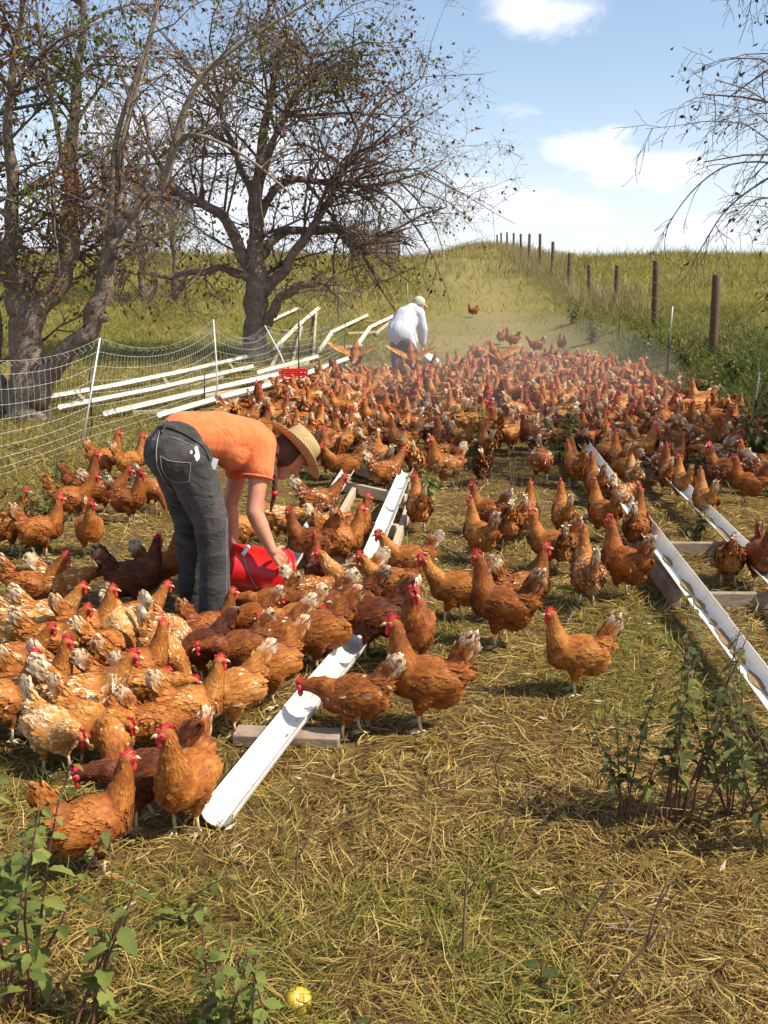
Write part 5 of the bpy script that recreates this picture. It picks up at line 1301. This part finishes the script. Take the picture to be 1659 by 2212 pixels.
def build_flock():
    pos = []
    for u, v, hd, pose, tone, pale, size, lab in NEAR:
        g = G(u, v); far = g.y > 12
        if far and pose not in FAR: pose = 'walk'
        grp = 'hens crowding the near trough' if v > 1270 and u < 960 else 'hens scattered over the yard'
        size *= random.uniform(.94, 1.05); tone -= .05 if pale < .8 else 0
        if v > 1380 and u < 760: size *= .90
        if v > 1300 and u < 560 and tone > .5: tone += .01
        tone = min(.8, max(.08, tone + random.gauss(0, .09)))
        place_hen((g.x, g.y, g.z + .004), hd, pose, lab, grp, tone, pale, size, near=not far); pos.append((g.x, g.y))
    # birds in the air
    for u, v, y, hd, lab, pose in ((768, 770, 15.6, 85, 'hen flying up with spread wings before the far racks', 'fly'), (889, 776, 16.2, 95, 'hen flapping in the air before the legs of the man', 'fly'), (1070, 775, 16.0, 120, 'hen fluttering just above the back of the flock', 'fly'), (806, 842, 14.3, 60, 'hen fluttering over the flock left of the man', 'fly')):
        p = P(u, v, y); place_hen((p.x, p.y, p.z - .2), hd, pose, lab, 'hens in the air', .52, .55, 1.15)
    poly = [(470, 925), (560, 893), (640, 856), (760, 830), (860, 832), (960, 822), (1020, 800), (1200, 792), (1320, 806), (1400, 838), (1550, 905), (1690, 965), (1760, 1010), (1760, 1105), (1500, 1100), (1320, 1072), (1180, 1066), (960, 1056), (880, 1046), (700, 1062), (590, 985), (520, 940)]
    keep_out = [(1220, 960, 1260, 1010)]
    r = np.random.default_rng(99); cand = []
    for _ in range(26000):
        x, y = r.uniform(-3.2, 7.0), r.uniform(6.5, 19.5); u, v = proj((x, y, h1(x, y)))
        if not poly_in(u, v, poly): continue
        md = .245 if v < 1000 else .33
        if 980 < u < 1240 and v > 985: md = .55
        if all((x - a) ** 2 + (y - b) ** 2 > md * md for a, b in pos): pos.append((x, y)); cand.append((y, x, u, v))
    cand.sort(); budget = 300 - len(NEAR) - 4
    rest = []
    for i, (y, x, u, v) in enumerate(cand):
        hd = r.choice([90, 90, 75, 110, 180, 0, 140, 40, 260]) + r.normal(0, 22); pose = r.choice(['up', 'tall', 'tall_turn', 'walk', 'low', 'up_turn', 'tall', 'peck', 'peck', 'low'])
        tone = float(np.clip(r.normal(.54, .13), .12, .82)); pale = float(np.clip(r.normal(.66, .22), .05, 1.0)); size = r.uniform(.92, 1.12); z = h1(x, y)
        if i < budget:
            near = y < 8.6
            if near and pose not in HEN: pose = 'up'
            look = 'dark rust' if tone < .45 else ('buff' if tone > .62 else 'orange brown')
            tail = ' with white tail' if pale > .72 else (' with plain tail' if pale < .35 else '')
            act = {'peck': 'head down', 'low': 'leaning low', 'walk': 'stepping', 'tall': 'neck stretched', 'tall_turn': 'looking round', 'up': 'standing', 'up_turn': 'glancing aside'}[str(pose)]
            hh = hd % 360; face = 'facing away' if 45 < hh < 135 else ('facing left' if hh < 225 and hh >= 135 else ('facing us' if 225 <= hh < 315 else 'facing right'))
            zone = ('behind the straw hat' if u < 720 else 'before the man in white' if u < 960 else 'around the mid flock weeds' if u < 1200 else 'by the slanting trough head' if u < 1420 else 'in shade below the bank')
            lab = f'{look} hen{tail} {act} {face} {zone}'; grp = 'hens ' + zone
            place_hen((x, y, z + .004), hd, str(pose), lab, grp, tone, pale, size, near)
        else: rest.append((x, y, z, hd, str(pose), tone, size))
    print('FLOCK', len(NEAR), len(cand), 'rest', len(rest))
    if rest:   # the birds furthest back read as one mass
        src = {}
        for k, me in FAR.items():
            n = len(me.vertices); V = np.zeros(n * 3, np.float32); me.vertices.foreach_get('co', V)
            T = np.zeros(len(me.polygons), np.int32); me.polygons.foreach_get('loop_total', T); I = np.zeros(len(me.loops), np.int32); me.loops.foreach_get('vertex_index', I)
            mi = np.zeros(len(me.polygons), np.int32); me.polygons.foreach_get('material_index', mi)
            at = {}
            for a in ('frand', 'ftip', 'pale', 'speck'):
                d = np.zeros(n, np.float32); me.attributes[a].data.foreach_get('value', d); at[a] = d
            st = np.concatenate([[0], np.cumsum(T)[:-1]]); src[k] = (V.reshape(-1, 3), {q: (np.stack([I[st[T == q] + j] for j in range(q)], 1), mi[T == q]) for q in np.unique(T)}, at)
        Vs, Fq, Mq, At, n = [], {}, {}, {a: [] for a in ('frand', 'ftip', 'pale', 'speck', 'tone')}, 0
        for x, y, z, hd, k, tone, size in rest:
            V, F, at = src[k if k in src else 'up']; c, s = math.cos(math.radians(hd)), math.sin(math.radians(hd)); R = np.array([[c, -s, 0], [s, c, 0], [0, 0, 1]])
            Vs.append(V @ R.T * size * .97 + np.array([x, y, z]))
            for q, (f, m) in F.items(): Fq.setdefault(q, []).append(f + n); Mq.setdefault(q, []).append(m)
            for a in ('frand', 'ftip', 'pale', 'speck'): At[a].append(at[a])
            At['tone'].append(np.full(len(V), tone - .5)); n += len(V)
        ks = sorted(Fq); me = mk('far_flock', np.concatenate(Vs), [np.concatenate(Fq[k]) for k in ks], [M['feather'], M['comb'], M['beak'], M['shank']], midx=np.concatenate([np.concatenate(Mq[k]) for k in ks]), attrs={a: np.concatenate(v) for a, v in At.items()}, smooth=True)
        o = link('far_flock', me); o.color = (.5, .5, 0, 1); tag(o, 'furthest brown hens of the flock merging into one mass', 'hens', kind='stuff')
build_flock()
# ------------------------------------------------------------------ weeds, sticks and small things
def weed_leaf_mat(name, stops):
    t = NT(name); oi = t.nd('ShaderNodeObjectInfo'); c = t.coord(); n = t.noise(14, 4, .6, c)
    f = t.math('ADD', t.math('MULTIPLY', oi.outputs['Random'], .7), t.math('MULTIPLY', n, .4))
    cc = t.ramp(f, stops)
    t.base(cc); t.p(Roughness=.5, **{'Specular IOR Level': .35})
    tr = t.nd('ShaderNodeBsdfTranslucent'); t.l.new(cc, tr.inputs[0]); ms = t.nd('ShaderNodeMixShader'); ms.inputs[0].default_value = .35
    t.bump(t.noise(60, 3, .6, c), .5, .004)
    t.l.new(t.b.outputs[0], ms.inputs[1]); t.l.new(tr.outputs[0], ms.inputs[2]); t.l.new(ms.outputs[0], t.o.inputs[0]); return t.m
M['weed'] = weed_leaf_mat('weed_leaf', [(.15, (.045, .065, .016)), (.5, (.125, .140, .030)), (.85, (.20, .205, .048)), (1.0, (.20, .11, .04))])
M['weed_sunlit'] = weed_leaf_mat('sunlit_weed_leaf', [(.15, (.075, .100, .024)), (.5, (.18, .225, .045)), (.85, (.29, .32, .070)), (1.0, (.28, .20, .06))])  # lighter yellow-green copy of the weed leaf, sunlight put into its colour
M['weed_stem'] = simple('reddish_weed_stem', (.13, .055, .040), .7, .35, 25)
M['dry_stem'] = simple('dry_weed_stem', (.17, .10, .055), .8, .35, 25)
def leaf_mesh(fold, droop, wid, mat='weed'):
    n = 7; V = []; F = []
    for i in range(n + 1):
        f = i / n; w = wid * math.sin(math.pi * min(1, f ** .75 * .93 + .05)) ** .9 * (1 - .15 * f); x = f; z = -droop * f * f
        w2 = w * (1.0 if i % 2 else .80) if 0 < i < n else w * .3
        V += [(x, 0, z), (x + .03 * (i % 2), w2 * .55, z + fold * w2 * .5), (x - .02 + .05 * (i % 2), w2, z + fold * w2 * .8), (x + .03 * (i % 2), -w2 * .55, z + fold * w2 * .5), (x - .02 + .05 * (i % 2), -w2, z + fold * w2 * .8)]
    for i in range(n):
        a, c = i * 5, (i + 1) * 5
        F += [(a, c, c + 1, a + 1), (a + 1, c + 1, c + 2, a + 2), (c, a, a + 3, c + 3), (c + 3, a + 3, a + 4, c + 4)]
    b = MB(); b.add(V, F); return b.mesh('leaf', M[mat])
LEAVES = [leaf_mesh(.35, .25, .33), leaf_mesh(.2, .5, .38), leaf_mesh(.6, .1, .30), leaf_mesh(.1, .7, .36)]
SUNLIT = [leaf_mesh(.35, .25, .33, 'weed_sunlit'), leaf_mesh(.2, .5, .38, 'weed_sunlit'), leaf_mesh(.6, .1, .30, 'weed_sunlit'), leaf_mesh(.1, .7, .36, 'weed_sunlit')]
def weed(base, height, nst, lean, leaf, dens, label, seed, spread=.3, stem='weed_stem', bare=.25, group='leafy weeds', azr=None, rad=.004):
    kit = SUNLIT if seed in (1, 2, 3, 4, 5, 12, 15, 10, 11, 13) else LEAVES
    r = random.Random(seed); base = Vector(base); root = empty('weed', base); tag(root, label, 'weed', group)
    for k in range(nst):
        a = r.uniform(0, 6.28) if azr is None else r.uniform(*azr); L = height * r.uniform(.65, 1.05); d = Vector((math.cos(a) * spread * r.random() + lean[0], math.sin(a) * spread * r.random() + lean[1], 1)).normalized()
        p = Vector((r.uniform(-.04, .04), r.uniform(-.04, .04), -.02)); pts = [p.copy()]
        for i in range(6):
            d = (d + Vector((r.uniform(-.12, .12), r.uniform(-.12, .12), 0))).normalized(); p = p + d * L / 6; pts.append(p.copy())
        b = MB(); b.tube(pts, [rad * (1 - .11 * i) for i in range(7)], 6); b.build('stem', M[stem], root)
        nl = max(2, int(dens * L))
        for j in range(nl):
            f = bare + (1 - bare) * (j + r.random() * .8) / nl; f = min(f, .999); x = f * 6; i = int(x); q = pts[i].lerp(pts[i + 1], x - i)
            an = j * 2.4 + r.uniform(-.6, .6); el = r.uniform(-.5, .45); s = leaf * r.uniform(.55, 1.2) * (1.15 - .55 * f)
            o = link('leaf', r.choice(kit), root); pet = Vector((math.cos(an), math.sin(an), el + .3)).normalized() * s * .25
            o.location = q + pet * .3; o.rotation_euler = (r.uniform(-.5, .5), -el, an); o.scale = (s, s, s)
    return root
def plants():
    weed(G(175, 2235), .44, 4, (-.05, .05), .070, 24, 'big toothed leaf weed at the bottom left corner in front of the hens', 1, .75, rad=.0048)
    weed(G(30, 2190), .64, 6, (.08, .12), .066, 30, 'tall leafy weed with seed heads hiding the large red brown hen', 2, .50, rad=.0045)
    weed(G(-30, 2050), .60, 6, (.12, .0), .075, 36, 'leafy weed cut by the left picture edge', 12, .30)
    weed(G(455, 2260), .34, 4, (.08, .0), .058, 34, 'short weed with small leaves beside the yellow apple', 3, .6)
    weed(G(560, 2270), .34, 4, (.02, .0), .055, 34, 'reddish stemmed weed just left of the yellow apple', 4, .4)
    weed(G(740, 2235), .12, 2, (0, 0), .075, 26, 'tiny weed right of the yellow apple', 15, .5)
    weed(G(300, 2000), .30, 3, (1.6, .3), .055, 40, 'low sprawling weed stem lying before the large red brown hen', 5, .2)
    weed(G(1455, 1790), .76, 11, (.05, .06), .054, 34, 'tall bushy weed standing in front of the slanting trough', 6, .65, bare=.35)
    weed(G(1350, 1790), .50, 6, (.14, .06), .054, 34, 'leaning weed just left of the tall bushy weed', 7, .6, bare=.45)
    weed(G(1590, 1770), .60, 9, (.02, .04), .055, 34, 'bushy weed under the slanting trough at the right picture edge', 8, .65, bare=.3)
    weed(G(1690, 1850), .52, 6, (-.05, .0), .06, 40, 'weed half cut off by the right picture edge', 18, .65, bare=.3)
    weed(G(82, 1200), .58, 8, (.05, .0), .085, 42, 'nettle clump at left hiding several hens', 9, .45, bare=.15)
    weed(G(120, 1100), .50, 5, (.0, .0), .08, 40, 'nettle clump nearest the net fence', 19, .5, bare=.2)
    weed(G(925, 1085), .34, 7, (.05, 0), .075, 46, 'small green weed at the far end of the twin trough', 10, .6, bare=.1)
    weed(G(1225, 1000), .62, 9, (0, 0), .085, 44, 'thick green weed at the head of the slanting trough', 11, .35, bare=.2)
    weed(G(1045, 985), .55, 7, (0, 0), .085, 40, 'green weed in the middle of the flock', 13, .4, bare=.25)
    weed(G(1105, 1075), .40, 8, (0, 0), .03, 16, 'patch of dry stalks in the middle of the yard', 14, .4, 'dry_stem', .5)
    weed(G(985, 1060), .40, 7, (0, 0), .03, 16, 'patch of dry stalks behind the twin trough weed', 24, .4, 'dry_stem', .5)
    weed(G(1655, 1040), .85, 12, (-.05, 0), .10, 46, 'dark leafy bush at the right picture edge below the bank', 16, .5, bare=.1)
    weed(G(1700, 960), .9, 12, (-.05, 0), .10, 46, 'dark leafy bush higher on the bank at the right picture edge', 17, .5, bare=.1)
    weed(G(1500, 1160), .28, 5, (0, 0), .07, 46, 'small weed inside the slanting trough frame', 20, .5, bare=.1)
    weed(G(1190, 2160), .12, 2, (-.1, 0), .06, 26, 'tiny leafy sprout at the bottom of the straw', 21, .3)
    weed(G(1590, 830), .75, 12, (-.05, 0), .09, 40, 'dark leafy bush at the foot of the tallest near post', 31, .7, bare=.05)
    weed(G(1480, 800), .6, 11, (-.05, 0), .09, 40, 'dark leafy bush between the two nearest posts', 32, .7, bare=.05)
    weed(G(1400, 760), .6, 10, (-.05, 0), .09, 36, 'leafy bush just below the second post', 33, .7, bare=.05)
    weed(G(1540, 880), .6, 12, (-.05, 0), .09, 40, 'leafy bush at the flock edge under the bank', 34, .7, bare=.05)
    weed(G(1280, 740), .7, 9, (0, 0), .09, 30, 'shrubby weed on the bank below the middle posts', 22, .5, bare=.1)
    weed(G(1235, 700), .7, 8, (0, 0), .09, 30, 'shrubby weed on the bank higher up the track', 23, .5, bare=.1)
    # dead upright stalks in the straw
    for i, (u, v, hgt, lx, lab) in enumerate(((1000, 2080, .33, .02, 'upright dead stalk nearest the middle of the straw'), (1075, 1830, .24, .30, 'bent dead stalk arching over the straw'), (1250, 2050, .24, .25, 'slanting dead stalk low in the straw'),
                                         (1395, 2075, .26, .12, 'dead stalk leaning below the bushy weed'), (1310, 2180, .30, .4, 'dead stalk at the bottom of the straw'), (1080, 1720, .22, -.1, 'thin dead stalk behind the bent one'), (640, 1930, .20, .02, 'thin straw stalk standing before the trough end'))):
        g = G(u, v); b = MB(); pts = [Vector((lx * f * f * hgt * 2, .03 * f, -.02 + hgt * f * (1 - .25 * abs(lx) * f))) for f in np.linspace(0, 1, 6)]
        b.tube(pts, [.0042, .0040, .0036, .0032, .0026, .0018], 6); b.tube([pts[3], pts[3] + Vector((.03, .01, .05)), pts[3] + Vector((.05, .01, .10))], [.0025, .002, .0012], 5)
        tag(b.build('dead_stalk', M['dry_stem'], None, g), lab, 'stalk', 'dead stalks in the straw')
    # fallen sticks
    def stick(px, r, lab, up=.02):
        pts = [G(u, v, up) for u, v in px]; base = pts[0]; L = smooth_line([(*(p - base), 0) for p in pts], 14); b = MB()
        b.tube([Vector(p[:3]) + Vector((0, 0, .004 * math.sin(i * 2.1))) for i, p in enumerate(L)], [r * (1 - .03 * i) * (1 + .12 * math.sin(i * 1.9)) for i in range(14)], 8)
        k = Vector(L[4][:3]); b.tube([k, k + Vector((-.03, .03, .05)), k + Vector((-.05, .05, .075))], [r * .6, r * .45, r * .3], 6)
        tag(b.build('stick', M['bark'], None, base), lab, 'stick', 'fallen sticks')
    stick([(60, 1242), (85, 1212), (130, 1226), (192, 1244)], .016, 'thick fallen stick above the near crowd of hens')
    stick([(205, 1240), (260, 1214), (330, 1200), (372, 1198)], .009, 'thin dark stick lying behind the near crowd')
    stick([(905, 1152), (955, 1178), (1000, 1205), (1045, 1232)], .010, 'dark stick lying right of the twin trough')
    stick([(1225, 1345), (1245, 1310), (1262, 1270)], .006, 'thin pale stick leaning by the white backed hen')
    stick([(1310, 2000), (1400, 2020), (1480, 2046)], .006, 'dark dead twig flat on the straw')
    # windfall apple
    g = G(638, 2166); g.z -= .012; b = MB(); n = 22; pr = []
    for i in range(15):
        th = math.pi * i / 14; rr = .034 * math.sin(th) * (1 + .06 * math.cos(th)); z = .031 * math.cos(th) * (1 - .28 * math.exp(-(math.sin(th) / .35) ** 2)); pr.append((z, max(rr, .0005)))
    b.add([Vector((r * math.cos(k * 2 * math.pi / n), r * math.sin(k * 2 * math.pi / n), z + .03)) for z, r in pr for k in range(n)], [(i * n + k, (i + 1) * n + k, (i + 1) * n + (k + 1) % n, i * n + (k + 1) % n) for i in range(14) for k in range(n)])
    t = NT('yellow_apple_skin'); nn = t.noise(40, 5, .7, t.coord()); n2 = t.noise(18, 3, .6, t.coord())
    t.base(t.mix(t.math('MULTIPLY', t.math('SUBTRACT', n2, .60), 9, clamp=True), t.ramp(nn, [(.3, (.46, .27, .018)), (.7, (.62, .43, .04))]), (.20, .10, .03))); t.p(Roughness=.4); t.bump(n2, .4, .006)
    ap = empty('apple', g); tag(ap, 'yellow windfall apple lying in the straw', 'apple'); link('fruit', b.mesh('fruit', t.m), ap).rotation_euler = (.5, .3, 0)
    b = MB(); b.tube([Vector((.0, -.008, .048)), Vector((.002, -.014, .062)), Vector((.006, -.02, .070))], [.0018, .0014, .0016], 5); b.build('stalk', M['dry_stem'], ap)
    # red crate beyond the net
    g = G(634, 832); c = empty('crate', g, .25); tag(c, 'red plastic slatted crate at the edge of the flock', 'crate')
    w, d, hh = .40, .30, .24
    for k in range(4):
        z = .03 + k * .066
        for (cx, cy, sx, sy) in ((0, -d / 2, w, .015), (0, d / 2, w, .015), (-w / 2, 0, .015, d - .02), (w / 2, 0, .015, d - .02)):
            b = MB(); b.box((cx, cy, z), (sx, sy, .034), None, 0, .003); b.build('slat', M['red_plastic'], c)
    for sx in (-1, -.33, .33, 1):
        for sy in (-1, 1): b = MB(); b.box((sx * (w / 2 - .012), sy * (d / 2 - .014), hh / 2), (.03, .012, hh), None, 0); b.build('upright', M['red_plastic'], c)
    # weathered shed beyond the crest, behind the round tree
    y = 57.0; a, e = P(752, 545, y), P(868, 540, y); x0, x1 = a.x, e.x; ztop = P(815, 492, y).z; z0 = ztop - 2.1
    s = empty('shed', ((x0 + x1) / 2, y, z0)); tag(s, 'weathered board shed on the skyline behind the round tree', 'shed'); W = x1 - x0
    nb = 8
    for k in range(nb):
        b = MB(); b.box((0, 0, .12 + k * 1.75 / nb), (W * .94, .05, 1.75 / nb * .86), None, 0); b.build('wall_board', M['wood'], s)
    for sx in (-1, 1): b = MB(); b.box((sx * W * .46, .9, .9), (.08, 1.9, 1.8), None, 0); b.build('side_wall', M['wood'], s)
    for sx in (-.3, .1, .4): b = MB(); b.box((sx * W, -.06, .9), (.12, .06, 1.8), None, 0); b.build('upright', M['wood_pale'], s)
    b = MB(); b.box((0, .9, 1.95), (W * 1.06, 2.4, .10), Matrix.Rotation(.12, 3, 'X'), 0); b.build('roof', M['wood'], s)
plants()
# ------------------------------------------------------------------ dust kicked up over the flock
def dust():
    m = bpy.data.materials.new('flock_dust'); m.use_nodes = True; n = m.node_tree.nodes; n.clear()
    o = n.new('ShaderNodeOutputMaterial'); v = n.new('ShaderNodeVolumePrincipled'); v.inputs['Color'].default_value = (1, .88, .80, 1); v.inputs['Density'].default_value = .034; v.inputs['Anisotropy'].default_value = .2
    m.node_tree.links.new(v.outputs[0], o.inputs['Volume'])
    b = MB(); b.ell((1.5, 13.6, .6), (2.4, 3.2, .8), None, 28, 16)
    tag(b.build('dust', m), 'pale dust hanging over the middle of the flock', 'dust', kind='stuff')
dust()

def loose_feathers():
    n = 260; r = np.random.default_rng(5); x = r.uniform(-2.6, 3.2, n); y = r.uniform(2.4, 9.5, n)
    V = []; F = []; C = []
    for i in range(n):
        a = r.uniform(0, 6.28); L = r.uniform(.025, .06); W = L * .28; z = h1(x[i], y[i]) + .02 + r.random() * .012; d = np.array([math.cos(a), math.sin(a), r.uniform(-.1, .25)]); s = np.array([-d[1], d[0], r.uniform(-.3, .3)]); p = np.array([x[i], y[i], z]); k = len(V)
        V += [p, p + d * L * .4 + s * W * .5, p + d * L * .4 - s * W * .5, p + d * L + [0, 0, .006], p + d * L * .45 + [0, 0, .006]]
        F += [(k, k + 1, k + 4), (k, k + 4, k + 2), (k + 1, k + 3, k + 4), (k + 4, k + 3, k + 2)]; c = (.70, .58, .40) if r.random() < .6 else (.42, .18, .05); C += [c] * 5
    tag(link('loose_feathers', mk('loose_feathers', np.array(V), [np.array(F)], [M['blade']], colors=np.array(C))), 'small loose hen feathers dropped in the straw', 'feathers', kind='stuff')
loose_feathers()
